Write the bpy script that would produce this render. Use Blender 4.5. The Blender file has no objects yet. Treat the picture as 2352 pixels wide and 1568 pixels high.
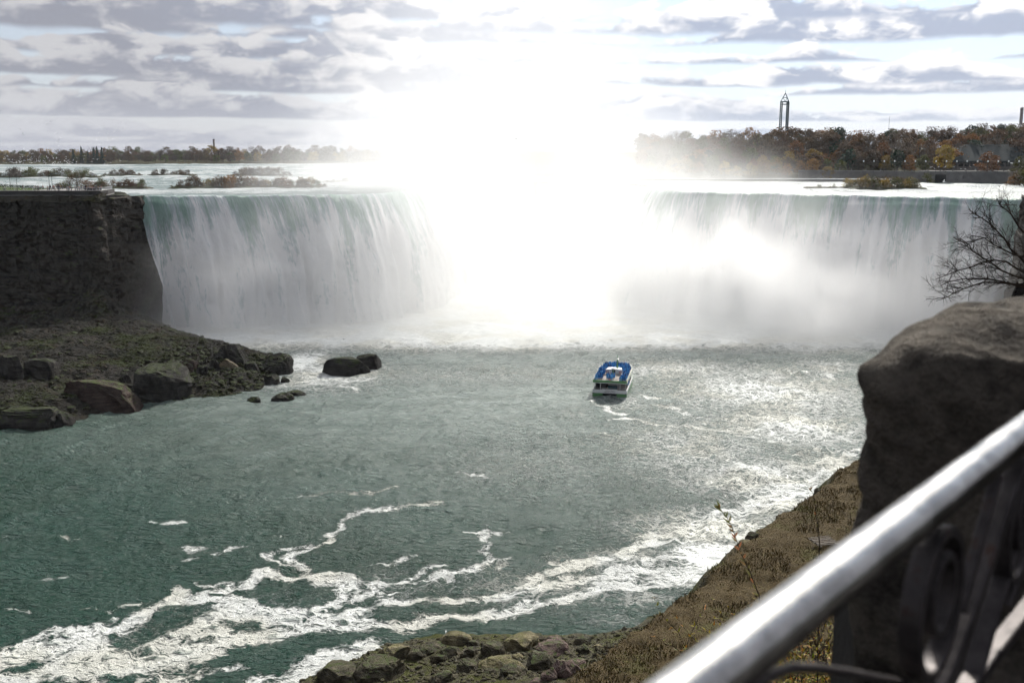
import bpy, math, random
import numpy as np
from mathutils import Vector, Matrix, noise as mnoise

C = bpy.context.scene.collection
PI = math.pi
# ------------------------------------------------------------------ camera frame
CAMZ = 68.0
FPX = 1024 * 35.0 / 36.0
TILT = math.atan((341 - 155) / FPX)
CT, ST = math.cos(TILT), math.sin(TILT)
SUN_AZ, SUN_EL = math.radians(21), math.radians(37)      # azimuth clockwise from +Y
WTOP = 52.0                                               # level of the upper river at the lip

def ray(px, py):
    cx, cy = (px - 512) / FPX, (341 - py) / FPX
    return Vector((cx, CT + cy * ST, -ST + cy * CT))
def at_z(px, py, z):
    d = ray(px, py); t = (z - CAMZ) / d.z
    return Vector((d.x * t, d.y * t, z))
def at_d(px, py, y):
    d = ray(px, py); t = y / d.y
    return Vector((d.x * t, y, CAMZ + d.z * t))
K = 1024 / 2352.0            # traced coordinates on the 2352 px wide copy
def dz(x, y, z): return at_z(x * K, y * K, z)
def dd(x, y, d): return at_d(x * K, y * K, d)

# ------------------------------------------------------------------ noise in numpy
def _hash(ix, iy, seed):
    n = (ix.astype(np.int64) * 374761393 + iy.astype(np.int64) * 668265263 + seed * 1442695041) & 0x7fffffff
    n = ((n ^ (n >> 13)) * 1274126177) & 0x7fffffff
    n = (n ^ (n >> 16)) & 0xffff
    return n / 65535.0
def vnoise(x, y, seed=0):
    x = np.asarray(x, float); y = np.asarray(y, float)
    ix, iy = np.floor(x), np.floor(y); fx, fy = x - ix, y - iy
    fx = fx * fx * fx * (fx * (fx * 6 - 15) + 10); fy = fy * fy * fy * (fy * (fy * 6 - 15) + 10)
    a, b = _hash(ix, iy, seed), _hash(ix + 1, iy, seed)
    c, d = _hash(ix, iy + 1, seed), _hash(ix + 1, iy + 1, seed)
    return (a * (1 - fx) + b * fx) * (1 - fy) + (c * (1 - fx) + d * fx) * fy
def fbm(x, y, seed=0, octs=4, gain=.5):
    s, a, t = 0, 1.0, 0
    for o in range(octs):
        s = s + a * vnoise(x * 2 ** o + 17.3 * o, y * 2 ** o - 9.1 * o, seed + o * 7); t += a; a *= gain
    return s / t
def sstep(a, b, x):
    t = np.clip((x - a) / (b - a), 0, 1); return t * t * (3 - 2 * t)

# ------------------------------------------------------------------ objects
def tag(o, label=None, cat=None, group=None, kind=None):
    if label: o['label'] = label
    if cat: o['category'] = cat
    if group: o['group'] = group
    if kind: o['kind'] = kind
    return o
def mesh_np(name, verts, faces, mats=(), smooth=True, attrs=None, matidx=None):
    """verts (n,3), faces (m,k) numpy"""
    me = bpy.data.meshes.new(name)
    verts = np.asarray(verts, np.float32); faces = np.asarray(faces, np.int32)
    k = faces.shape[1]
    me.vertices.add(len(verts)); me.vertices.foreach_set('co', verts.ravel())
    me.loops.add(faces.size); me.loops.foreach_set('vertex_index', faces.ravel())
    me.polygons.add(len(faces))
    me.polygons.foreach_set('loop_start', np.arange(0, faces.size, k, dtype=np.int32))
    me.polygons.foreach_set('loop_total', np.full(len(faces), k, np.int32))
    me.polygons.foreach_set('use_smooth', np.full(len(faces), smooth, bool))
    if matidx is not None: me.polygons.foreach_set('material_index', np.asarray(matidx, np.int32))
    for m in mats: me.materials.append(m)
    me.update(calc_edges=True)
    for n, v in (attrs or {}).items():
        at = me.attributes.new(n, 'FLOAT', 'POINT'); at.data.foreach_set('value', np.asarray(v, np.float32).ravel())
    return me
def link(name, me, parent=None, loc=None):
    o = bpy.data.objects.new(name, me); C.objects.link(o)
    if parent is not None: o.parent = parent
    if loc is not None: o.location = loc
    return o
def empty(name, loc=(0, 0, 0), rz=0.0):
    o = bpy.data.objects.new(name, None); C.objects.link(o)
    o.location = loc; o.rotation_euler = (0, 0, rz); o.empty_display_size = .3
    return o
def grid_faces(nu, nv, wrap=False):
    i = np.arange(nu - (0 if wrap else 1)); j = np.arange(nv - 1)
    I, J = np.meshgrid(i, j, indexing='ij'); I2 = (I + 1) % nu
    return np.stack([I * nv + J, I2 * nv + J, I2 * nv + J + 1, I * nv + J + 1], -1).reshape(-1, 4)
def copy_tree(o, parent=None):
    c = o.copy(); C.objects.link(c); c.parent = parent
    for ch in list(o.children): copy_tree(ch, c)
    return c

class MB:
    """collects simple solids, then links them as one mesh"""
    def __init__(s): s.v, s.f = [], []
    def add(s, vs, fs):
        n = len(s.v); s.v += [tuple(p) for p in vs]; s.f += [tuple(i + n for i in f) for f in fs]
    def box(s, c, size, rot=None):
        x, y, z = (a / 2 for a in size); c = Vector(c)
        vs = [Vector((sx * x, sy * y, sz * z)) for sz in (-1, 1) for sx, sy in ((-1, -1), (1, -1), (1, 1), (-1, 1))]
        if rot is not None: vs = [rot @ p for p in vs]
        s.add([c + p for p in vs], [(3, 2, 1, 0), (4, 5, 6, 7), (0, 1, 5, 4), (1, 2, 6, 5), (2, 3, 7, 6), (3, 0, 4, 7)])
    def tube(s, pts, r, n=6, cap=True):
        pts = [Vector(p) for p in pts]
        rs = r if isinstance(r, (list, tuple)) else [r] * len(pts)
        rings = []; ref = None
        for i, p in enumerate(pts):
            t = (pts[min(i + 1, len(pts) - 1)] - pts[max(i - 1, 0)]).normalized()
            if ref is None: ref = Vector((0, 0, 1)) if abs(t.z) < .9 else Vector((1, 0, 0))
            a = t.cross(ref).normalized(); b = a.cross(t).normalized(); ref = b
            rings.append([p + (a * math.cos(q) + b * math.sin(q)) * rs[i] for q in (2 * PI * k / n for k in range(n))])
        vs = [q for r_ in rings for q in r_]; fs = []
        for i in range(len(pts) - 1):
            for k in range(n):
                k2 = (k + 1) % n; fs.append((i * n + k, i * n + k2, (i + 1) * n + k2, (i + 1) * n + k))
        if cap: fs += [tuple(range(n - 1, -1, -1)), tuple((len(pts) - 1) * n + k for k in range(n))]
        s.add(vs, fs)
    def lathe(s, prof, n=16, c=(0, 0, 0)):
        c = Vector(c); vs, fs = [], []
        for r, z in prof:
            for k in range(n): q = 2 * PI * k / n; vs.append(c + Vector((r * math.cos(q), r * math.sin(q), z)))
        for i in range(len(prof) - 1):
            for k in range(n):
                k2 = (k + 1) % n; fs.append((i * n + k, i * n + k2, (i + 1) * n + k2, (i + 1) * n + k))
        fs += [tuple(range(n - 1, -1, -1)), tuple((len(prof) - 1) * n + k for k in range(n))]
        s.add(vs, fs)
    def prism(s, poly, z0, z1):
        """poly: list of (x,y) counter-clockwise"""
        n = len(poly)
        vs = [(x, y, z0) for x, y in poly] + [(x, y, z1) for x, y in poly]
        s.add(vs, [tuple(range(n - 1, -1, -1)), tuple(range(n, 2 * n))] + [(i, (i + 1) % n, n + (i + 1) % n, n + i) for i in range(n)])
    def mesh(s, name, m=None, smooth=False):
        me = bpy.data.meshes.new(name); me.from_pydata([tuple(p) for p in s.v], [], s.f)
        if m: me.materials.append(m)
        if smooth: me.polygons.foreach_set('use_smooth', [True] * len(me.polygons))
        me.update(); return me
    def build(s, name, m=None, parent=None, smooth=False, loc=None):
        return link(name, s.mesh(name, m, smooth), parent, loc)

# ------------------------------------------------------------------ node expressions
class X:
    """a socket with arithmetic; works for shader and geometry trees"""
    def __init__(s, nt, so): s.nt, s.so = nt, so
    def _m(s, op, *a):
        n = s.nt.nodes.new('ShaderNodeMath'); n.operation = op
        for i, v in enumerate((s,) + a):
            if isinstance(v, X): s.nt.links.new(v.so, n.inputs[i])
            else: n.inputs[i].default_value = v
        return X(s.nt, n.outputs[0])
    def __add__(s, o): return s._m('ADD', o)
    __radd__ = __add__
    def __mul__(s, o): return s._m('MULTIPLY', o)
    __rmul__ = __mul__
    def __sub__(s, o): return s._m('SUBTRACT', o)
    def __rsub__(s, o): return (s * -1.0) + o
    def __truediv__(s, o): return s._m('DIVIDE', o)
    def __neg__(s): return s * -1.0
    def pow(s, o): return s._m('POWER', o)
    def exp(s): return s._m('EXPONENT')
    def abs(s): return s._m('ABSOLUTE')
    def max(s, o): return s._m('MAXIMUM', o)
    def min(s, o): return s._m('MINIMUM', o)
    def clamp(s): return s.max(0.0).min(1.0)
    def ramp(s, a, b, c=0.0, d=1.0):
        n = s.nt.nodes.new('ShaderNodeMapRange'); n.interpolation_type = 'SMOOTHSTEP'
        s.nt.links.new(s.so, n.inputs[0])
        for i, v in enumerate((a, b, c, d)):
            if isinstance(v, X): s.nt.links.new(v.so, n.inputs[i + 1])
            else: n.inputs[i + 1].default_value = v
        return X(s.nt, n.outputs[0])
class NT:
    def __init__(s, nt): s.t = nt
    def node(s, t, **kw):
        n = s.t.nodes.new(t)
        for k, v in kw.items(): setattr(n, k, v)
        return n
    def l(s, a, b):
        a = a.so if isinstance(a, X) else a
        s.t.links.new(a, b)
    def sep(s, v):
        n = s.node('ShaderNodeSeparateXYZ'); s.l(v, n.inputs[0]); return [X(s.t, o) for o in n.outputs]
    def comb(s, *v):
        n = s.node('ShaderNodeCombineXYZ')
        for i, a in enumerate(v):
            if isinstance(a, X): s.l(a, n.inputs[i])
            else: n.inputs[i].default_value = a
        return n.outputs[0]
    def noise(s, vec, scale=1.0, detail=3.0, rough=.5, dist=0.0, lac=2.0):
        n = s.node('ShaderNodeTexNoise')
        if vec is not None: s.l(vec, n.inputs['Vector'])
        n.inputs['Scale'].default_value = scale; n.inputs['Detail'].default_value = detail
        n.inputs['Roughness'].default_value = rough; n.inputs['Distortion'].default_value = dist
        n.inputs['Lacunarity'].default_value = lac
        return X(s.t, n.outputs[0])
    def voronoi(s, vec, scale=1.0, feature='F1', out=0):
        n = s.node('ShaderNodeTexVoronoi', feature=feature)
        if vec is not None: s.l(vec, n.inputs['Vector'])
        n.inputs['Scale'].default_value = scale
        return X(s.t, n.outputs[out])
    def mixc(s, f, a, b, mode='MIX'):
        n = s.node('ShaderNodeMix', data_type='RGBA', blend_type=mode)
        for sock, v in ((n.inputs[0], f), (n.inputs[6], a), (n.inputs[7], b)):
            if isinstance(v, X): s.l(v, sock)
            elif hasattr(v, 'is_output'): s.l(v, sock)
            elif isinstance(v, tuple): sock.default_value = (*v, 1.0)
            else: sock.default_value = v
        return n.outputs[2]
    def attr(s, name):
        n = s.node('ShaderNodeAttribute', attribute_name=name); return X(s.t, n.outputs['Fac'])
    def pos(s): return s.node('ShaderNodeNewGeometry').outputs['Position']
    def objco(s): return s.node('ShaderNodeTexCoord').outputs['Object']
    def mapv(s, vec, scale=(1, 1, 1), loc=(0, 0, 0), rot=(0, 0, 0)):
        if s.t.bl_idname == 'GeometryNodeTree':
            n = s.node('ShaderNodeVectorMath', operation='MULTIPLY'); s.l(vec, n.inputs[0]); n.inputs[1].default_value = scale
            return n.outputs[0]
        n = s.node('ShaderNodeMapping'); s.l(vec, n.inputs[0])
        n.inputs['Scale'].default_value = scale; n.inputs['Location'].default_value = loc; n.inputs['Rotation'].default_value = rot
        return n.outputs[0]
    def bump(s, h, strength=.5, dist=.1, normal=None):
        n = s.node('ShaderNodeBump'); s.l(h, n.inputs['Height'])
        n.inputs['Strength'].default_value = strength; n.inputs['Distance'].default_value = dist
        if normal is not None: s.l(normal, n.inputs['Normal'])
        return n.outputs[0]

def new_mat(name):
    m = bpy.data.materials.new(name); m.use_nodes = True
    nt = m.node_tree; b = nt.nodes['Principled BSDF']
    b.inputs['Specular IOR Level'].default_value = .5 if name in SHINY else .08
    return m, NT(nt), b
SHINY = {'river_water', 'rapids_water', 'falling_water', 'pool_water', 'polished_steel'}
def simple(name, col, rough=.6, metal=0.0, var=.12, scale=3.0, bump=0.0, bscale=20.0):
    """plain painted / metal surface with mottling and wear"""
    m, n, b = new_mat(name)
    co = n.objco()
    f = n.noise(co, scale, 4, .6)
    c2 = tuple(max(0, c * (1 - 2.2 * var)) for c in col); c1 = tuple(min(1, c * (1 + var)) for c in col)
    n.l(n.mixc(f, c2, c1), b.inputs['Base Color'])
    b.inputs['Metallic'].default_value = metal
    b.inputs['Specular IOR Level'].default_value = .5 if rough < .58 else .1
    n.l(n.noise(co, scale * 2.3, 3, .6).ramp(.3, .7, max(0, rough - .1), min(1, rough + .12)), b.inputs['Roughness'])
    if bump: n.l(n.bump(n.noise(co, bscale, 4, .6), bump, .02), b.inputs['Normal'])
    return m
# ------------------------------------------------------------------ world, sun, camera, render
LAYERS = [(3.6, .15, .8), (4.1, .55, 1.0), (3.0, .3, 1.2)]
def build_world():
    sc = bpy.context.scene
    w = bpy.data.worlds.new("World"); sc.world = w; w.use_nodes = True
    nt = w.node_tree; n = NT(nt); bg = nt.nodes['Background']
    sky = n.node('ShaderNodeTexSky', sky_type='NISHITA')
    sky.sun_disc = False; sky.sun_elevation = SUN_EL; sky.sun_rotation = SUN_AZ
    sky.altitude = 180; sky.air_density = 1.0; sky.dust_density = .8; sky.ozone_density = 1.0
    gen = n.node('ShaderNodeTexCoord').outputs['Generated']
    x, y, z = n.sep(gen)
    sd = (math.sin(SUN_AZ) * math.cos(SUN_EL), math.cos(SUN_AZ) * math.cos(SUN_EL), math.sin(SUN_EL))
    cosang = x * sd[0] + y * sd[1] + z * sd[2]
    glow = cosang.ramp(.62, .96)
    az = x._m('ARCTAN2', y) * (180 / PI)
    el = z._m('ARCSINE') * (180 / PI)
    n1 = n.noise(n.comb(az, el * 2.3, 0.0), .17, 6, .6, .25)
    n2 = n.noise(n.comb(az + 40.0, el * 1.9, 2.0), .46, 6, .57, .3)
    lo = n.mixc(glow, (1.85, 1.92, 2.25), (3.0, 3.4, 4.3))
    hi = n.mixc(glow, (3.35, 3.35, 3.5), (7.2, 7.1, 7.1))
    col = n.mixc(glow, (2.65, 2.85, 3.4), (3.9, 4.9, 6.3))
    col = n.mixc(.2, col, sky.outputs[0])
    cov = glow.ramp(0, 1, .32, .03)
    # two sets of flat bottomed banks of cloud; each row has its own run of domed tops
    for k, (f, ph, sc_) in enumerate(LAYERS):
        v = (el + 3.0)._m('LOGARITHM', 2.718) * f + ph + (n1 - .5) * .30 + az * .004
        row = v._m('FLOOR'); fr = v - row
        dome = n.noise(n.comb(az * (.10 * sc_) + row * 7.31 + 3.0 * k, row * 3.7, 0.0), 1.0, 2, .5)
        top = (dome - .36) * 2.6 + cov
        inside = (top + (n2 - .5) * 1.25 + (n1 - .5) * .8 - fr).ramp(-.04, .14)
        bot = (fr + (n2 - .5) * .1).ramp(.0, .16)
        t = fr / (top.max(.25)) * .8 + (n2 - .5) * 2.3 + (n1 - .5) * 1.5 - .02
        col = n.mixc(inside * bot, col, n.mixc(t.ramp(.16, .76), lo, hi))
    col = n.mixc(cosang.ramp(.88, .998) * .8, col, (30.0, 29.0, 27.0))
    haze = el.ramp(.3, 4.5, .6, 0)
    col = n.mixc(haze, col, n.mixc(glow, (3.5, 3.6, 4.0), (5.3, 5.8, 6.6)))
    col = n.mixc(y.ramp(-.6, .25, .6, 0) * z.ramp(.35, .95, 1.0, .1), col, (.75, .85, 1.15))
    below = z.ramp(-.02, 0.0)
    col = n.mixc(below, (.35, .4, .36), col)
    n.l(col, bg.inputs['Color']); bg.inputs['Strength'].default_value = .1
    sun = bpy.data.lights.new('sun', 'SUN'); sun.energy = 3.2; sun.angle = math.radians(.5); sun.color = (1.0, .95, .87)
    so = bpy.data.objects.new('sun', sun); C.objects.link(so)
    so.location = (0, 0, 120)
    so.rotation_euler = Vector((-sd[0], -sd[1], -sd[2])).to_track_quat('-Z', 'Y').to_euler()
    cam = bpy.data.cameras.new('camera'); co = bpy.data.objects.new('camera', cam); C.objects.link(co)
    cam.lens = 35; cam.sensor_width = 36; cam.clip_start = .05; cam.clip_end = 12000
    co.location = (0, 0, CAMZ); co.rotation_euler = (PI / 2 - TILT, 0, 0)
    cam.dof.use_dof = True; cam.dof.focus_distance = 240; cam.dof.aperture_fstop = 4.0
    sc.camera = co
    vs = sc.view_settings; vs.view_transform = 'Standard'; vs.look = 'None'; vs.gamma = 1; vs.exposure = EXPOSURE; vs.use_curve_mapping = False
    cy = sc.cycles
    cy.use_adaptive_sampling = True; cy.adaptive_threshold = .045; cy.adaptive_min_samples = 12
    cy.use_denoising = True; cy.denoiser = 'OPENIMAGEDENOISE'
    cy.max_bounces = 20; cy.diffuse_bounces = 2; cy.glossy_bounces = 2; cy.transmission_bounces = 3
    cy.transparent_max_bounces = 128; cy.volume_bounces = VB
    cy.caustics_reflective = False; cy.caustics_refractive = False
    cy.volume_step_rate = 2.0; cy.volume_max_steps = 128
    cy.sample_clamp_indirect = 6.0; cy.blur_glossy = 1.0
EXPOSURE = 0.85
VB = 20
build_world()
# ------------------------------------------------------------------ lower river with foam
def seg_dist(px, py, pts):
    best = np.full(px.shape, 1e9); 
    for (ax, ay, wa), (bx, by, wb) in zip(pts[:-1], pts[1:]):
        dx, dy = bx - ax, by - ay; L = dx * dx + dy * dy + 1e-9
        t = np.clip(((px - ax) * dx + (py - ay) * dy) / L, 0, 1)
        d = np.hypot(px - ax - t * dx, py - ay - t * dy) / (wa + (wb - wa) * t)
        best = np.minimum(best, d)
    return best
def Z6(*p):   # traced on the enlarged lower left
    return [(x * .4394, 1148.4 + y * .4394) for x, y in p]
STREAKS = [
 (1.9, Z6((-60,870),(0,830),(100,780),(250,765),(400,745),(480,722),(560,700))),
 (1.7, Z6((480,722),(640,680),(700,650),(780,605),(860,560),(900,520))),
 (1.9, Z6((860,560),(960,520),(1040,515),(1100,520),(1200,520))),
 (1.2, Z6((900,515),(960,478),(1010,485),(1040,512))),
 (.8, Z6((1030,425),(1150,430),(1300,420),(1360,385))),
 (1.1, Z6((1100,480),(1200,465),(1280,450),(1340,395),(1400,375),(1450,375),(1540,400))),
 (1.3, Z6((1540,400),(1640,405),(1750,400),(1800,420),(1835,445),(1800,490),(1700,530),(1620,550))),
 (1.6, Z6((1400,380),(1480,395),(1570,380))),
 (1.0, Z6((1560,370),(1530,325),(1580,280),(1690,240))),
 (.9, Z6((1690,235),(1730,190),(1780,170),(1810,120),(1900,80),(2050,45),(2200,40),(2352,20))),
 (.7, Z6((1480,330),(1440,290),(1540,250),(1620,240))),
 (1.5, Z6((1200,540),(1250,565),(1350,575),(1450,590),(1560,580),(1640,550))),
 (1.3, Z6((1350,580),(1380,600),(1470,605),(1560,580))),
 (2.2, Z6((250,770),(330,790),(400,790),(480,750),(560,800),(620,810))),
 (2.0, Z6((480,760),(560,820),(700,845),(800,830),(870,770),(960,720),(1040,690),(1110,650),(1180,620),(1260,590),(1350,580))),
 (1.8, Z6((1040,690),(1130,690),(1200,720),(1300,710),(1420,690),(1500,690),(1600,660),(1700,655))),
 (2.4, Z6((-60,930),(0,930),(60,935),(120,945),(220,920),(320,880),(420,900),(520,890),(620,870),(700,855),(800,830),(900,830),(1000,800),(1040,820))),
 (1.1, Z6((320,880),(340,840),(370,830),(350,800),(280,810))),
 (1.2, Z6((440,880),(470,840),(450,810),(520,800))),
 (1.0, Z6((860,790),(960,760),(1060,740),(1150,790),(1100,810))),
 (1.4, Z6((1130,760),(1180,740),(1300,715))),
 (1.2, Z6((1420,660),(1500,600),(1600,640),(1700,600),(1800,590),(1880,570),(2000,550),(2100,545),(2250,540),(2352,530))),
 (1.1, Z6((1620,545),(1640,580),(1600,600),(1640,620),(1760,620),(1900,590))),
 (1.5, Z6((1500,690),(1620,665),(1760,650),(1900,660),(2000,645),(2100,635),(2220,625),(2352,608))),
 (1.0, Z6((1700,655),(1800,640),(1900,600),(1990,625),(1960,640))),
 (2.6, Z6((1420,980),(1500,950),(1570,925),(1600,880),(1640,850),(1740,825),(1830,800),(1900,780),(1990,780))),
 (1.5, Z6((1600,860),(1640,815),(1720,790))),
 (.9, Z6((860,915),(960,905),(1040,890),(1140,885),(1240,870),(1350,865))),
 (.7, Z6((960,900),(1020,885),(1120,882),(1300,885))),
 (.9, Z6((1700,560),(1780,530),(1870,520),(1930,470),(1960,430),(2040,440),(2110,430),(2140,400),(2200,375),(2352,360))),
 (.9, Z6((1960,430),(1950,480),(2000,495),(2140,485))),
 (.8, Z6((1930,370),(2020,345),(2100,330),(2170,315))),
 (.9, Z6((930,330),(1000,310),(1050,295))), (.8, Z6((960,265),(1030,245),(1080,235))),
 (1.0, Z6((840,145),(900,130),(940,118))), (.6, Z6((770,128),(810,135))),
 (.8, Z6((1110,280),(1200,245),(1290,235))), (.7, Z6((1430,185),(1480,182))),
 (.7, Z6((240,420),(270,415),(320,410))), (.6, Z6((340,190),(420,180))),
 (.6, Z6((400,570),(440,550),(510,555))), (.6, Z6((90,565),(160,570))),
 (1.0, Z6((150,720),(240,710),(330,690),(470,690),(560,640))),
 # further out, on the whole picture
 (1.5, [(1033,1383),(1090,1372),(1150,1365),(1230,1350),(1290,1340),(1380,1322),(1460,1312),(1560,1308),(1650,1300)]),
 (1.5, [(1030,1415),(1110,1412),(1180,1402),(1250,1392),(1320,1375),(1390,1352),(1450,1340),(1540,1330),(1600,1318)]),
 (.9, [(1068,1222),(1100,1230),(1095,1250),(1120,1275),(1155,1288),(1140,1305),(1095,1318),(1030,1325),(950,1332),(880,1345)]),
 (.8, [(1155,1288),(1185,1280)]), (.7, [(1070,1222),(1110,1215),(1140,1228),(1190,1222)]),
 (1.3, [(1180,1340),(1240,1325),(1300,1300),(1380,1290),(1440,1262),(1520,1250),(1600,1245),(1680,1230)]),
 (1.0, [(1270,1340),(1400,1325),(1500,1290),(1560,1285)]),
 (1.3, [(1420,1290),(1460,1265),(1500,1230),(1590,1200),(1690,1180),(1790,1160),(1850,1130)]),
 (1.2, [(1600,1185),(1680,1175),(1760,1150),(1830,1110),(1880,1080),(1960,1065)]),
 (1.1, [(1640,1085),(1700,1075),(1760,1095),(1830,1075),(1900,1062),(1985,1040)]),
 (.9, [(1500,975),(1580,978),(1650,985),(1690,995),(1730,1010),(1790,1014)]),
 (.8, [(1500,930),(1550,938),(1600,958),(1650,960),(1700,980),(1740,1000)]),
 (.9, [(1700,990),(1760,985),(1800,960),(1860,955),(1950,975)]),
 (.8, [(1730,910),(1800,905),(1850,885),(1905,870),(1890,845),(1840,840)]),
 (.8, [(1660,890),(1740,880),(1790,865),(1760,850)]), (.8, [(1850,1020),(1920,1010),(1980,1020)]),
 (.7, [(1500,1010),(1560,1020),(1650,1030),(1720,1045)]), (.7, [(1580,1060),(1650,1050),(1720,1065)]),
 (.8, [(1810,1045),(1880,1035),(1960,1045)]), (.8, [(1690,930),(1780,935),(1860,925),(1950,930)]),
 (.7, [(685,1140),(740,1138),(800,1135),(870,1128),(920,1118)]), (.8, [(805,1188),(850,1178),(905,1165)]),
 (.6, [(340,1205),(370,1212),(410,1200)]), (.7, [(230,1420),(290,1395),(330,1385)]),
 (.8, [(1060,1085),(1110,1092)]), (.7, [(1370,995),(1420,1005)]), (.6, [(1240,1050),(1300,1062)]),
 (.9, [(660,850),(720,880),(790,890),(830,900)]), (1.1, [(1368,922),(1385,940),(1412,950),(1440,948)]), (1.0, [(1450,905),(1480,915),(1520,912)]), (1.0, [(1400,965),(1450,962),(1500,975)]),
 (1.0, [(690,840),(740,870),(810,880),(870,870)]),
]
# soft fields of broken foam: x, y, rx, ry, amount (traced on the whole picture)
BLOBS = [(1760,900,300,75,.56),(1820,980,230,60,.58),(1760,1100,260,65,.56),(1850,1150,190,60,.68),(1650,1215,240,60,.60),
 (1450,1290,230,45,.42),(1250,1350,300,60,.36),(1640,1282,110,36,1.0),(1570,1325,90,26,.72),(1480,1375,110,30,.4),(1930,1080,90,50,.62),
 (760,860,170,40,.62),(700,830,70,30,.75),(700,1400,300,60,.24),(450,1400,250,70,.20),(250,1480,300,60,.26),(900,1340,200,60,.28),
 (1560,850,300,30,.5),(1100,860,500,30,.34),(1250,1050,330,120,.26),(1600,1030,260,110,.44),(1440,925,75,24,.42),(1900,840,110,24,.45),
 (1400,1420,120,30,.3),(560,1150,400,110,.10),(800,1260,320,60,.14),(1330,950,60,20,.3),(650,880,60,16,.55)]
def build_river():
    nr, na = 640, 900
    r = 60 * np.exp(np.linspace(0, math.log(640 / 60), nr)); a = np.radians(np.linspace(-47, 47, na))
    R, A = np.meshgrid(r, a, indexing='ij')
    Xw, Yw = R * np.sin(A), R * np.cos(A)
    wx = Xw + 7 * (fbm(Xw / 6, Yw / 6, 3) - .5); wy = Yw + 7 * (fbm(Xw / 6, Yw / 6, 9) - .5)
    foam = np.zeros_like(Xw)
    for wd, pl in STREAKS:
        pts = []
        for i, (x, y) in enumerate(pl):
            p = dz(x, y, 0); e = .45 if i in (0, len(pl) - 1) else 1.0
            pts.append((p.x, p.y, wd * e * (1 + max(0, p.y - 150) / 320) ))
        xs = [p[0] for p in pts]; ys = [p[1] for p in pts]; m = wd * 4 + 6
        s = (Xw > min(xs) - m) & (Xw < max(xs) + m) & (Yw > min(ys) - m) & (Yw < max(ys) + m)
        if not s.any(): continue
        d = seg_dist(wx[s], wy[s], pts)
        foam[s] = np.maximum(foam[s], (1.0 if wd > 1.05 else .36 + .9 * (wd - .5)) * (1.0 - sstep(.1, 1.85, d)))
    blob = np.zeros_like(Xw)
    t = (0 - CAMZ) / 1.0
    # traced fields live on the water plane as ellipses
    for x, y, rx, ry, am in BLOBS:
        c = dz(x, y, 0); ex = (dz(x + rx, y, 0) - c).length; ey = (dz(x, y - ry, 0) - dz(x, y + ry, 0)).length / 2
        q = ((Xw - c.x) / ex) ** 2 + ((Yw - c.y) / ey) ** 2
        blob = np.maximum(blob, am * np.exp(-q * .9))
    # boiling water at the foot of the falls
    foot = sstep(322, 372, Yw + 14 * (fbm(Xw / 30, Yw / 30, 5) - .5)) * .9
    blob = np.maximum(blob, foot)
    # edges of the near bank and far shore
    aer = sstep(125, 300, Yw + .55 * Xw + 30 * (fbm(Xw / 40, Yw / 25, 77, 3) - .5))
    # waves
    h = np.zeros_like(Xw); rng = random.Random(4)
    for lam, am, sd in ((13, .75, 1), (6.5, .65, 2), (3.1, .42, 3), (1.6, .2, 4)):
        ca, sa = math.cos(.5 + sd * .35), math.sin(.5 + sd * .35)
        ux, uy = (Xw * ca + Yw * sa) / (lam * 1.0), (-Xw * sa + Yw * ca) / (lam * .55)
        nz = vnoise(ux, uy, 40 + sd)
        nz = 1 - np.abs(2 * nz - 1)
        keep = 1 - sstep(lam * 45, lam * 110, R) * .75
        h += am * (nz - .5) * keep
    calm = .55 + .45 * sstep(118, 200, Yw) + .5 * sstep(0, 70, Xw)
    h *= calm
    V = np.stack([Xw, Yw, h], -1).reshape(-1, 3)
    m, n, b = new_mat('river_water')
    p = n.pos(); F = n.attr('foam'); B = n.attr('field')
    wv = n.node('ShaderNodeVectorMath', operation='ADD'); n.l(p, wv.inputs[0])
    nn = n.node('ShaderNodeTexNoise'); n.l(p, nn.inputs['Vector']); nn.inputs['Scale'].default_value = .35; nn.inputs['Detail'].default_value = 3
    sc = n.node('ShaderNodeVectorMath', operation='SCALE'); n.l(nn.outputs['Color'], sc.inputs[0]); sc.inputs['Scale'].default_value = 4.0
    n.l(sc.outputs[0], wv.inputs[1]); wp = wv.outputs[0]
    lace1 = (1.0 - (n.noise(wp, .34, 6, .62) * 2.0 - 1.0).abs() * 4.2).clamp()
    lace2 = (1.0 - (n.noise(wp, .16, 6, .66) * 2.0 - 1.0).abs() * 4.4).clamp()
    lace3 = (1.0 - (n.noise(wp, 1.1, 4, .65) * 2.0 - 1.0).abs() * 4.6).clamp()
    fine = n.noise(p, 1.9, 6, .72)
    wp2 = n.mapv(wp, (.8, 1.25, 1))
    net = 1.0 - n.voronoi(wp2, .34, 'DISTANCE_TO_EDGE').ramp(.0, .30)
    net2 = 1.0 - n.voronoi(wp2, .95, 'DISTANCE_TO_EDGE').ramp(.0, .34)
    lace = lace1.max(lace3 * .7).max(net * .95).max(net2 * .75) * .9 + lace2 * .1
    streak = (F * .88 + (lace - .55) * 1.35 + (fine - .5) * .9 + (n.noise(p, .12, 3) - .5) * .8).ramp(.40, .86) * F.ramp(.02, .16)
    field = (B * 1.02 + (lace - .62) * .85 + (fine - .5) * .75).ramp(.34, .78)
    field = field * B.ramp(.04, .2)
    hole = n.voronoi(wp2, .33, 'DISTANCE_TO_EDGE').ramp(.16, .40).max(n.voronoi(wp2, .8, 'DISTANCE_TO_EDGE').ramp(.22, .45) * .8)
    streak = streak * (1.0 - hole * (1.0 - F.ramp(.8, 1.0) * .45) * .95)
    mask = (streak * (fine * .7 + .38 + n.noise(p, .25, 4, .6) * .35).clamp()).max(field * .9).clamp()
    flecks = (n.noise(n.mapv(p, (1, 1.6, 1)), .8, 8, .78)).ramp(.66, .73) * .35
    mask = mask.max(flecks * n.noise(p, .03, 2).ramp(.4, .6)).clamp()
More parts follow.
